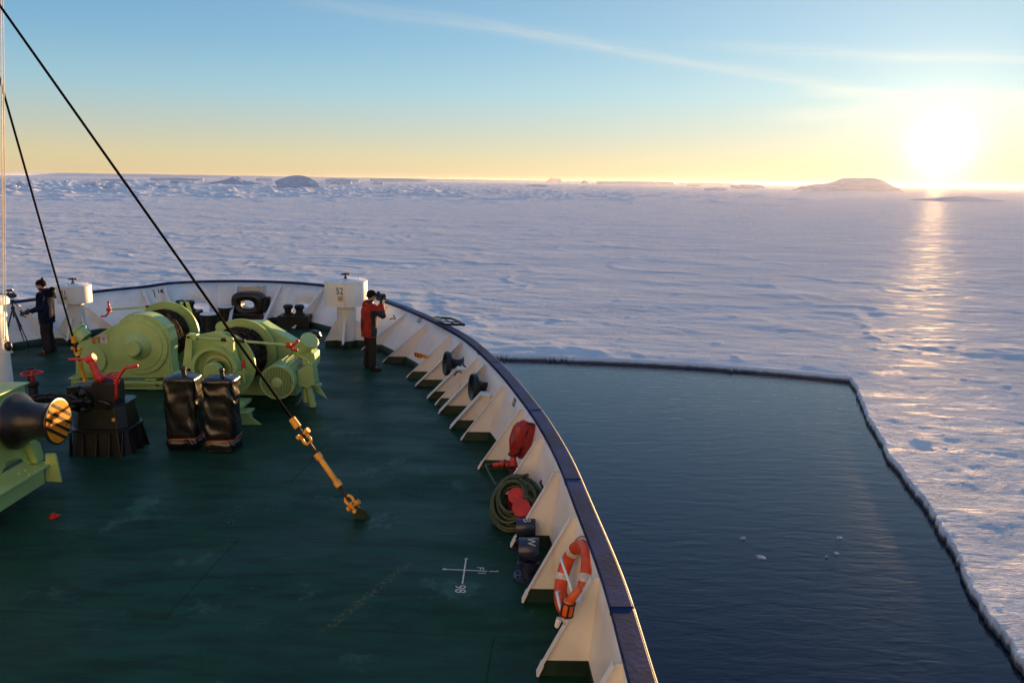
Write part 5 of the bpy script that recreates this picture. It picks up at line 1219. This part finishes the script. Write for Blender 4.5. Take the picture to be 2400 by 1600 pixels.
mb = MB(); mb.tube([P_(570, 590), P_(565, 650), P_(562, 720), P_(566, 800), P_(566, 860)], .042, 14); mb.ell(P_(565, 680), (.062, .062, .06))
mb.tube([P_(560, 675), P_(500, 680), P_(450, 672)], .038, 12); mb.cyl(P_(510, 680), P_(470, 672), .052, None, 14); mb.build('valve_body', M['hydr'], t)
mb = MB(); mb.tube([P_(450, 672), P_(345, 690)], .026, 12); mb.cyl(P_(455, 672), P_(425, 677), .042, None, 12); mb.cyl(P_(400, 680), P_(360, 688), .033, .026, 12); mb.build('nozzle', M['hydr'], t)
mb = MB(); mb.tube([P_(345, 690), P_(262, 688)], lambda u: .024-.008*u, 10); mb.cyl(P_(480, 672), P_(465, 670), .06, None, 14); mb.build('nozzle_tip', M['black'], t)
mb = MB(); ch = P_(592, 742, yr-.12); mb.torus(ch, (0, -.25, 1), .085, .016, 28, 8); mb.cyl(ch, P_(565, 742), .02, None, 8)
for k in range(4): mb.cyl(ch, ch+Vector((.085*math.cos(k*1.57+.3), .085*math.sin(k*1.57+.3), .02*math.sin(k*1.57+.3))), .010, None, 6)
mb.build('handwheel', M['black'], t)
# hydrant with two round caps
ph = P_(545, 1195, 9.25); ph.z = 0
t = thing('fire_hydrant', 'bright red hydrant with two round caps inside the coiled hose', 'hydrant', (ph.x, ph.y, 0))
ax_ = Vector((-.02, -.72, .62)).normalized()
c1, c2_ = on_y(*R1(605, 1018), 9.0), on_y(*R1(656, 1150), 8.80)
for c_, r_ in ((c1, .108), (c2_, .112)):
    mb = MB(); mb.lathe([(.045, -.26), (.045, -.10), (.06, -.07), (r_*.95, -.055), (r_, -.05), (r_, -.005), (r_*.95, .0), (r_*.5, .004), (.001, .006)], c_, ax_, 36, cap=False); mb.build('hydrant_cap', M['hydr'], t)
mb = MB(); mb.lathe([(.13, -.01), (.13, .03), (.06, .035), (.055, max(.15, c1.z-.05))], (ph.x+.02, ph.y+.03, 0), (0, 0, 1), 24); mb.cyl((ph.x+.02, ph.y+.03, .2), c1-ax_*.24, .05, None, 14); mb.cyl((ph.x+.02, ph.y+.03, .12), c2_-ax_*.24, .05, None, 14); mb.build('riser', M['hydr'], t)
# coiled hose
hc = on_y(*R1(575, 1062), 9.10)
t = thing('hose_coil', 'coiled dark green hose hung around the red hydrant', 'hose', tuple(hc))
mb = MB(); nH = Vector((-.32, -.66, .60)).normalized(); rsn = random.Random(5)
ex = Vector((1, 0, 0)); ex = (ex-nH*ex.dot(nH)).normalized(); ey = nH.cross(ex)
pts = []
for k in range(20):
    Rk = rsn.uniform(.15, .32); ox, oy = rsn.uniform(-.035, .03), rsn.uniform(-.06, .03); dz = (k-10)*.013; sx, sy = rsn.uniform(.92, 1.02), rsn.uniform(.95, 1.18)
    for j in range(26):
        a = 2*math.pi*j/26; sag = -.06*max(0, -math.sin(a))
        pts.append(hc+ex*(Rk*sx*math.cos(a)+ox)+ey*(Rk*sy*math.sin(a)+oy+sag)+nH*(dz+.012*math.sin(2*a+k)))
mb.tube(pts, .021, 8); mb.build('coil', M['hose'], t)
mb = MB(); mb.tube([on_y(*R1(x, y), Y) for x, y, Y in ((430, 1220, 9.0), (435, 1290, 8.95), (460, 1350, 8.9), (510, 1405, 8.85), (580, 1430, 8.85))], .020, 8)
mb.tube([on_y(*R1(x, y), Y) for x, y, Y in ((600, 820, 9.15), (650, 815, 9.2), (700, 800, 9.25), (722, 795, 9.3))], .021, 8)
mb.tube([on_y(*R1(x, y), Y) for x, y, Y in ((268, 692, 9.9), (300, 760, 9.7), (350, 850, 9.4), (385, 900, 9.2))], .011, 8); mb.build('loose_end', M['hose'], t)

# air vents B and W
def vent(fz, x0, x1, ytop, ybot, letter, lx, ly, Y, label):
    c_ = on_y(*fz((x0+x1)/2, (ytop+ybot)/2), Y); s_ = ppm(c_)*(3.7326 if fz is R2 else 4.613); w_ = (x1-x0)/s_; r_ = (ybot-ytop)/s_/2*.93
    t = thing('vent_head', label, 'vent', (c_.x, c_.y, 0), group='navy air vent heads with white letters')
    mb = MB(); mb.lathe([(.001, -w_/2), (r_*.96, -w_/2), (r_, -w_/2+.01), (r_, w_/2-.01), (r_*.96, w_/2), (.001, w_/2)], c_, (1, 0, 0), 48, cap=False)
    mb.build('head', M['navyvent'], t)
    mb = MB(); mb.lathe([(.16, -.005), (.16, .03), (.085, .035), (.085, c_.z-r_*.9)], (c_.x, c_.y, 0), (0, 0, 1), 28); mb.bolts((c_.x, c_.y, .03), (0, 0, 1), .125, 8, .014, .02)
    zz_ = max(.08, c_.z-r_-.02); mb.lathe([(.12, zz_-.05), (.12, zz_)], (c_.x, c_.y, 0), (0, 0, 1), 28); mb.build('neck', M['navyvent'], t)
    tm = text_mb(letter, .135, (0, 0, 0), (1, 0, 0), (0, 1, 0), 0, bold=.0); o = MB(); lp = on_y(*fz(lx, ly), Y-r_*.5); xoff = lp.x-c_.x
    # find the angle on the drum that shows at that pixel
    best = min((abs(px_of(c_+Vector((xoff, -math.cos(R(a))*r_, math.sin(R(a))*r_)))[1]-fz(lx, ly)[1]), a) for a in range(20, 120))
    a0 = R(best[1]); vs = []
    for (x, y, q) in tm.v:
        a = a0-x/r_*.8; vs.append((c_.x+xoff+y*.9, c_.y-math.cos(a)*(r_+.003), c_.z+math.sin(a)*(r_+.003)))
    o.add(vs, tm.f); o.build('painted_letter', M['paintw'], t)
vent(R1, 600, 805, 1255, 1465, 'B', 712, 1285, 8.45, 'navy air vent head lettered B, next to the hose coil')
vent(R2, 430, 608, 288, 512, 'W', 540, 330, 7.75, 'navy air vent head lettered W, nearer the lifebuoy')

# ------------------------------------------------------------------ lifebuoy
cb = on_z(*R2(932, 645), .60); cb.x -= .02
t = thing('lifebuoy', 'orange lifebuoy with white bands leaning on the bulwark brackets', 'lifebuoy', tuple(cb))
e1 = Vector((.34, .05, .92)).normalized(); e2 = Vector((-.15, 1, 0)).normalized(); e2 = (e2-e1*e2.dot(e1)).normalized(); n_ = e1.cross(e2)
Rb, rb = .295, .062
def bp(a, off=0, r_=Rb): return cb+e1*(r_*math.sin(a))+e2*(r_*math.cos(a))+n_*off
mb = MB(); mb.tube([bp(2*math.pi*k/56) for k in range(56)], rb, 16, True); mb.build('ring', M['orange'], t)
for a0 in (28, 152, 208, 332):
    mb = MB(); mb.tube([bp(R(a0-6.5+13*k/6)) for k in range(7)], rb+.003, 16); mb.build('reflective_band', M['paintw'], t)
mb = MB(); g_ = []
for k in range(48):
    a = 2*math.pi*k/48; g_.append(bp(a, .0, Rb+rb+.012+.02*abs(math.sin(2*a))))
mb.tube(g_, .006, 6, True); mb.build('grab_line', M['orangerope'], t)
tl = text_mb('·· ··· ··', .05, bp(R(60), -.065), e2*-1, e1, .0); 
t = thing('lifebuoy_holder', 'white rod bracket that holds the orange lifebuoy', 'bracket', tuple(on_y(*R2(800, 480), 6.6)))
mb = MB(); mb.tube([on_y(*R2(x, y), Y) for x, y, Y in ((820, 488, 6.75), (797, 475, 6.45), (830, 570, 6.2), (870, 680, 6.05), (905, 790, 5.95))], .012, 8); mb.tube([on_y(*R2(x, y), Y) for x, y, Y in ((785, 768, 6.3), (765, 775, 6.15), (785, 870, 6.0), (815, 980, 5.95), (835, 1055, 5.92))], .012, 8); mb.build('rod', M['white2'], t)
mb = MB(); mb.box(on_y(*R2(935, 850), 6.0), (.08, .06, .03)); mb.build('hook', M['white2'], t)
Yl = 5.85
q_ = [on_y(*R2(x, y), Yl) for x, y in ((968, 735), (915, 800), (868, 870), (845, 985))]
t = thing('lifebuoy_light', 'orange lifebuoy light with black strap cage and white tip', 'rescue light', tuple(q_[2]))
mb = MB(); mb.tube([q_[0], q_[1], q_[2]], lambda u: .030+.012*u, 14); mb.build('float', M['orange2'], t)
mb = MB(); ax_ = (q_[3]-q_[2]).normalized(); L = (q_[3]-q_[2]).length+.03; o_ = q_[2]-ax_*.03
mb.lathe([(.001, -.01), (.042, 0), (.054, .03), (.054, L-.02), (.042, L), (.001, L+.01)], o_, ax_, 28, cap=False); mb.build('lamp_body', M['orange2'], t)
mb = MB()
for hq in (.02, L-.02): mb.torus(o_+ax_*hq, ax_, .055, .007, 28, 6)
Bm = basis(ax_)
for k in range(6):
    d_ = Bm @ Vector((math.cos(k*1.047), math.sin(k*1.047), 0)); mb.strip(o_+d_*.056+ax_*.02, o_+d_*.056+ax_*(L-.02), .014, .006, d_)
mb.build('strap_cage', M['black'], t)
mb = MB(); mb.cyl(q_[3]+ax_*.02+Vector((-.05, 0, 0)), q_[3]+ax_*.085+Vector((-.06, 0, 0)), .026, .02, 14); mb.ell(q_[3]+ax_*.085+Vector((-.06, 0, 0)), (.02, .02, .02)); mb.build('tip', M['white2'], t)
# a red fitting lying on the deck
p = on_z(*Z4(490, 1537)); t = thing('deck_plug', 'small red plug fitting on the dark deck near the windlass', 'plug', (p.x, p.y, 0))
mb = MB(); mb.lathe([(.05, -.004), (.05, .02), (.03, .025), (.03, .05), (.001, .055)], (p.x, p.y, 0), (0, 0, 1), 16, cap=False); mb.build('plug', M['red'], t)
mb = MB(); mb.box((p.x+.05, p.y, .03), (.07, .025, .02)); mb.build('handle', M['red'], t)

# ------------------------------------------------------------------ people
def hand(c, d_, palm_n, s=1.):
    """palm, four fingers of their own length and a thumb; d_ fingers' direction, palm_n out of the palm (fingers curl to it)"""
    c, d_, n_ = Vector(c), Vector(d_).normalized(), Vector(palm_n).normalized(); x = d_.cross(n_).normalized()
    it = [('ell', c, (.043*s, .022*s, .05*s), Matrix((x, n_, d_)).transposed())]
    for k, (o_, L) in enumerate(((-.030, .055), (-.010, .065), (.010, .060), (.029, .048))):
        a = c+d_*.042*s+x*o_*s; b_ = a+(d_*.8+n_*.35).normalized()*L*.55*s; e_ = b_+(d_*.35+n_*.95).normalized()*L*.5*s
        it += [('cap', a, b_, .010*s, .009*s), ('cap', b_, e_, .009*s, .0075*s)]
    a = c-d_*.015*s-x*.038*s; b_ = a+(-x*.6+d_*.7+n_*.3).normalized()*.04*s; it += [('cap', a, b_, .012*s, .010*s), ('cap', b_, b_+(d_*.9+n_*.5).normalized()*.03*s, .010*s, .008*s)]
    return it
def person(label, loc, heading, J, cloth, group, extra=None):
    """local frame: +Y the way the chest faces, +X the person's right, Z up. J: joints."""
    t = thing('person', label, 'person', loc, heading, group)
    H = J['head']; yaw = J.get('head_yaw', 0); Rh = Matrix.Rotation(yaw, 3, 'Z') @ Matrix.Rotation(J.get('head_pitch', 0), 3, 'X')
    hv = lambda x, y, z: H+Rh @ Vector((x, y, z))
    it = [('ell', H, (.076, .095, .112), Rh), ('ell', hv(0, .035, -.055), (.055, .062, .06), Rh), ('ell', hv(0, .098, -.015), (.013, .022, .026), Rh), ('ell', hv(-.08, .0, -.01), (.012, .022, .032), Rh), ('ell', hv(.08, 0, -.01), (.012, .022, .032), Rh),
          ('cap', H+Vector((0, -.02, -.10)), J['neck'], .058, .062), ('cap', J['neck'], J['chest'], .09, .13), ('ell', J['chest'], (.17, .11, .19), None), ('cap', J['chest'], J['pelvis'], .13, .135), ('ell', J['pelvis'], (.155, .11, .11), None)]
    for s in 'LR':
        it += [('cap', J['sh'+s], J['el'+s], .052, .042), ('cap', J['el'+s], J['wr'+s], .042, .028), ('cap', J['hip'+s], J['kn'+s], .085, .058), ('cap', J['kn'+s], J['an'+s], .055, .038), ('cap', J['an'+s], J['toe'+s]-(J['toe'+s]-J['an'+s])*.25, .034, .024)]
        it += hand(J['ha'+s], J['hd'+s], J['hn'+s])
    b_ = blob_mesh(it, .011, 2).build('body', M['skin'], t, local=True)
    for q in (-1, 1):
        mb = MB(); mb.ell(hv(q*.030, .088, .012), (.012, .008, .009)); mb.build('eye', M['paintb'], t, local=True)
    mb = MB(); mb.ell(hv(0, .094, -.062), (.022, .008, .006)); mb.build('mouth', mat('lips', (.30, .12, .10)) if 'lips' not in bpy.data.materials else bpy.data.materials['lips'], t, local=True)
    # gloves shaped to the fingers
    if J.get('gloves'):
        for s in 'LR':
            it = hand(J['ha'+s], J['hd'+s], J['hn'+s], 1.16)+[('cap', J['ha'+s]-Vector(J['hd'+s]).normalized()*.03, J['wr'+s], .036, .040)]
            blob_mesh(it, .008, 1).build('glove', M['glove'], t, local=True)
    # knitted hat
    it = [('ell', hv(0, -.005, .045), (.092, .110, .088), Rh), ('ell', hv(0, -.03, .01), (.090, .085, .07), Rh)]
    if J.get('pom'): it.append(('ell', hv(0, -.04, .145), (.03, .03, .03), None))
    ht_ = blob_mesh(it, .010, 2).build('hat', M['hat'], t, local=True)
    mb = MB(); mb.tube([hv(.094*math.cos(a), -.002+.112*math.sin(a), .012+.012*math.sin(a)) for a in [2*math.pi*k/28 for k in range(28)]], .012, 6, True); mb.build('hat_brim', M['hat'], ht_, local=True)
    # trousers
    it = [('ell', J['pelvis'], (.178, .135, .13), None), ('cap', J['pelvis']+Vector((0, 0, .12)), J['pelvis'], .145, .15)]
    for s in 'LR': it += [('cap', J['hip'+s], J['kn'+s], .115, .092), ('cap', J['kn'+s], J['an'+s]+Vector((0, 0, .0)), .090, .082), ('ell', J['an'+s]+Vector((0, .01, .02)), (.08, .085, .05), None), ('ell', J['kn'+s]+Vector((0, -.02, -.12)), (.08, .08, .04), None)]
    blob_mesh(it, .014, 3).build('trousers', M['trouser'], t, local=True)
    for s in 'LR':
        f_ = (J['toe'+s]-J['an'+s]); f_.z = 0; f_.normalize(); it = [('cap', J['an'+s]+Vector((0, 0, .03)), J['an'+s]-f_*.01+Vector((0, 0, -.05)), .058, .055), ('cap', J['an'+s]-f_*.02+Vector((0, 0, -.055)), J['toe'+s], .044, .036), ('ell', J['toe'+s]-f_*.03+Vector((0, 0, .008)), (.05, .06, .038), None)]
        b2 = blob_mesh(it, .010, 2)
        b2.v = [(x, y, max(z, .012)) for x, y, z in b2.v]; bt_ = b2.build('boot', M['boot'], t, local=True)
        mb = MB(); fx = Vector((f_.y, -f_.x, 0)); a_ = J['an'+s]; mb.add([], []); 
        pts = [a_-f_*.075-fx*.036, a_-f_*.075+fx*.036, a_+f_*.06+fx*.05, J['toe'+s]+fx*.042, J['toe'+s]+f_*.045, J['toe'+s]-fx*.042, a_+f_*.06-fx*.05]
        mb.prism([(p.x, p.y, .0) for p in pts], (0, 0, .022)); mb.build('sole', M['black'], bt_, local=True)
    # jacket
    ch, pe = J['chest'], J['pelvis']
    it = [('ell', ch+Vector((0, -.005, .0)), (.235, .165, .22), None), ('cap', ch+Vector((-.07, 0, -.05)), pe+Vector((-.085, 0, -.12)), .155, .150), ('cap', ch+Vector((.08, 0, -.05)), pe+Vector((.085, 0, -.12)), .155, .150), ('cap', J['neck']+Vector((0, 0, .01)), ch, .082, .15), ('ell', J['neck']+Vector((0, -.085, -.02)), (.115, .06, .085), None),
          ('cap', J['shL'], J['shR'], .088, .088)]
    for s in 'LR': it += [('cap', J['sh'+s], J['el'+s], .098, .080), ('cap', J['el'+s], J['el'+s].lerp(J['wr'+s], .86), .078, .056), ('ell', J['el'+s].lerp(J['sh'+s], .35), (.075, .075, .06), None)]
    jb = blob_mesh(it, .013, 3)
    # crumpled cloth; the side panels of the jacket are a second colour
    out = []
    for v in jb.v:
        p = Vector(v); f = .010*mnoise.noise(p*Vector((7, 7, 15)).x*.55)+.006*mnoise.noise(Vector((p.x*14, p.y*14, p.z*26)))
        d_ = Vector((p.x, p.y, 0)); d_ = d_.normalized() if d_.length > .03 else Vector((0, 0, 0)); out.append(tuple(p+d_*f))
    jb.v = out
    if cloth[1]:
        for i_, f in enumerate(jb.f):
            c_ = sum((Vector(jb.v[k]) for k in f), Vector())/len(f)
            if cloth[2](c_): jb.mi[i_] = 1
    jk_ = jb.build('jacket', [M[cloth[0]]]+([M[cloth[1]]] if cloth[1] else []), t, local=True)
    # collar and hem
    mb = MB(); mb.tube([J['neck']+Vector((.088*math.cos(a), -.01+.085*math.sin(a), .045+.01*math.sin(a))) for a in [2*math.pi*k/28 for k in range(28)]], .026, 8, True); mb.build('collar', M[cloth[1] or cloth[0]], jk_, local=True)
    mb = MB(); mb.tube([pe+Vector((.232*math.cos(a), .152*math.sin(a), -.215)) for a in [2*math.pi*k/36 for k in range(36)]], .013, 6, True); mb.build('hem', M[cloth[0]], jk_, local=True)
    return t
V = Vector
pr = on_z(*Z3(975, 1425)); HR = R(-58)
Jr = dict(head=V((0, .06, 1.655)), neck=V((0, .01, 1.50)), chest=V((0, -.01, 1.27)), pelvis=V((0, -.02, .98)), shL=V((-.19, .01, 1.42)), shR=V((.19, .01, 1.42)),
          elR=V((.24, .22, 1.24)), wrR=V((.09, .26, 1.47)), elL=V((-.20, .25, 1.25)), wrL=V((-.05, .34, 1.48)), haR=V((.075, .265, 1.545)), haL=V((-.015, .36, 1.545)),
          hdR=V((-.35, .35, .8)), hnR=V((-.8, -.1, -.3)), hdL=V((.3, .3, .8)), hnL=V((.3, -.2, .9)), hipL=V((-.095, -.02, .92)), hipR=V((.095, -.02, .92)), knL=V((-.13, .03, .51)), knR=V((.15, .0, .51)),
          anL=V((-.16, -.02, .10)), anR=V((.19, -.04, .10)), toeL=V((-.19, .14, .045)), toeR=V((.24, .12, .045)), head_yaw=0, gloves=True)
person('person in red and charcoal jacket and dark hat aiming a camera over the bulwark', (pr.x, pr.y+.04, 0), HR, Jr, ('redjacket', 'greyjacket', lambda c: (c.x > .10 and c.y > -.06 and c.z < 1.36) or (c.x < -.10 and c.y > -.06 and c.z < 1.36)), 'people on the fore deck')
Rw = Matrix.Translation((pr.x, pr.y+.04, 0)) @ Matrix.Rotation(HR, 4, 'Z')
def held_camera(name, label, Mw, o_, s=1., lens=.16):
    w = lambda x, y, z: Mw @ (Vector(o_)+Vector((x, y, z))*s)
    t = thing(name, label, 'camera', tuple(w(0, 0, 0)))
    def bx_(mb, c, sz):
        vs = [w(c[0]+i*sz[0]/2, c[1]+j*sz[1]/2, c[2]+k*sz[2]/2) for i in (-1, 1) for j in (-1, 1) for k in (-1, 1)]
        mb.add(vs, [(0, 1, 3, 2), (4, 6, 7, 5), (0, 4, 5, 1), (2, 3, 7, 6), (0, 2, 6, 4), (1, 5, 7, 3)])
    mb = MB(); bx_(mb, (0, 0, 0), (.14, .065, .10)); bx_(mb, (0, 0, .068), (.06, .06, .04)); bx_(mb, (.055, .02, 0), (.035, .06, .10)); mb.build('camera_body', M['lens'], t, bevel=.008)
    mb = MB(); mb.lathe([(.034*s, 0), (.036*s, lens*.5*s), (.042*s, lens*.55*s), (.042*s, lens*s), (.036*s, lens*s), (.001, lens*.9*s)], w(0, .03, -.005), w(0, 1, -.005)-w(0, 0, -.005), 24, cap=False); mb.build('lens', M['lens'], t)
    return t
held_camera('camera', 'black camera held to the eye by the person in red', Rw, (.03, .215, 1.655), 1.0, .11)
pn = on_z(*Z1(570, 1015)); HN = R(98)
Jn = dict(head=V((0, .04, 1.64)), neck=V((0, .0, 1.49)), chest=V((0, -.02, 1.26)), pelvis=V((0, -.01, .97)), shL=V((-.19, -.01, 1.41)), shR=V((.19, -.01, 1.41)),
          elL=V((-.25, .02, 1.12)), wrL=V((-.17, .24, 1.04)), elR=V((.25, .02, 1.12)), wrR=V((.12, .24, 1.03)), haL=V((-.145, .32, 1.03)), haR=V((.09, .32, 1.02)),
          hdL=V((.15, 1, -.1)), hnL=V((.8, 0, -.3)), hdR=V((-.15, 1, -.1)), hnR=V((-.8, 0, -.3)), hipL=V((-.095, -.01, .92)), hipR=V((.095, -.01, .92)), knL=V((-.13, .02, .50)), knR=V((.12, .03, .50)),
          anL=V((-.17, -.03, .10)), anR=V((.13, -.02, .10)), toeL=V((-.20, .14, .045)), toeR=V((.15, .15, .045)), head_yaw=R(12), gloves=True, pom=True)
tn = person('person in navy jacket, dark trousers and bobble hat holding dark gloves', (pn.x, pn.y+.02, 0), HN, Jn, ('navyjacket', None, None), 'people on the fore deck')
mb = MB()
for k in range(9):
    mb.ell(Vector((.02*math.sin(k), -.17+.02*math.cos(k*2), 1.38+.02*k)), (.10-.004*k, .07, .05))
mb.build('hood', M['hat'], tn, local=True)
mb = MB(); mb.box((-.215, .08, 1.30), (.006, .035, .03)); mb.build('chest_badge', M['paintw'], tn, local=True)
Nw = Matrix.Translation((pn.x, pn.y+.02, 0)) @ Matrix.Rotation(HN, 4, 'Z')
mb = blob_mesh([('cap', Nw @ V((-.10, .36, .99)), Nw @ V((-.06, .50, .97)), .045, .03), ('cap', Nw @ V((-.07, .44, .99)), Nw @ V((-.05, .54, 1.04)), .016, .010), ('cap', Nw @ V((-.10, .36, .98)), Nw @ V((-.14, .50, .94)), .02, .012), ('cap', Nw @ V((-.08, .40, .97)), Nw @ V((-.08, .54, .95)), .02, .013)], .009, 1)
o = mb.build('spare_gloves', M['glove'], None, loc=tuple(Nw @ V((-.08, .42, .98)))); tag(o, 'pair of dark gloves held by the person in navy', 'gloves')
# tripod with video camera
apex = on_y(*Z1(140, 440), 18.3)
t = thing('tripod', 'black camera tripod standing by the port bulwark', 'tripod', (apex.x, apex.y, 0))
fe = [on_z(*Z1(333, 1045)), on_z(*Z1(40, 925)), V((apex.x-.05, apex.y+.55, 0))]
for f_ in fe:
    f_ = V((f_.x, f_.y, .0)); a_ = apex+V((0, 0, -.12)); m_ = a_.lerp(f_, .45); mb = MB(); mb.cyl(a_, m_, .018, None, 8); mb.cyl(m_, f_+V((0, 0, .01)), .011, None, 8); mb.cyl(m_-V((0, 0, .03)), m_+V((0, 0, .03)), .024, None, 8); mb.build('leg', M['lens'], t)
mb = MB(); mb.cyl(apex+V((0, 0, -.35)), apex+V((0, 0, .02)), .017, None, 10); mb.cyl(apex+V((0, 0, -.16)), apex+V((0, 0, -.08)), .04, None, 12); mb.build('centre_column', M['lens'], t)
mb = MB(); mb.box(apex+V((0, 0, .05)), (.07, .09, .05)); mb.cyl(apex+V((0, 0, .03)), apex+V((.22, -.05, -.10)), .009, None, 8); mb.build('pan_head', M['lens'], t)
kc = on_y(*Z1(125, 355), 18.3); pxm = ppm(kc)*4.9
t = thing('video_camera', 'black video camera mounted on the tripod', 'camera', tuple(kc))
mb = MB(); mb.box(kc, (.17, .12, .11)); mb.build('camera_body', M['lens'], t, bevel=.012)
mb = MB(); mb.lathe([(.03, 0), (.038, .10), (.045, .13), (.045, .17), (.001, .16)], kc+V((-.08, 0, 0)), (-1, .1, .02), 20, cap=False); mb.build('lens', M['lens'], t)
mb = MB(); mb.tube([kc+V((-.06, 0, .05)), kc+V((-.05, 0, .11)), kc+V((.05, 0, .11)), kc+V((.07, 0, .05))], .014, 8); mb.cyl(kc+V((-.10, 0, .12)), kc+V((.06, 0, .135)), .022, None, 12); mb.build('carry_handle', M['lens'], t)
mb = MB(); mb.box(kc+V((.11, -.02, .0)), (.05, .06, .07)); mb.build('eyepiece', M['lens'], t, bevel=.006)

# ------------------------------------------------------------------ the air: one even, thin polar haze round everything
hm = bpy.data.materials.new('polar_haze'); hm.use_nodes = True; nt_ = hm.node_tree
for q in list(nt_.nodes):
    if q.type == 'BSDF_PRINCIPLED': nt_.nodes.remove(q)
pv = nt_.nodes.new('ShaderNodeVolumePrincipled'); pv.inputs['Color'].default_value = (.97, .95, .94, 1); pv.inputs['Density'].default_value = 2.8e-5; pv.inputs['Anisotropy'].default_value = .64
nt_.links.new(pv.outputs[0], nt_.nodes['Material Output'].inputs['Volume'])
hz = MB(); hz.box((0, 0, (-9.0+13.0)/2), (13000, 13000, 22.0)); ho = hz.build('haze', hm); ho['kind'] = 'stuff'; ho['label'] = 'thin bright haze over the ice'
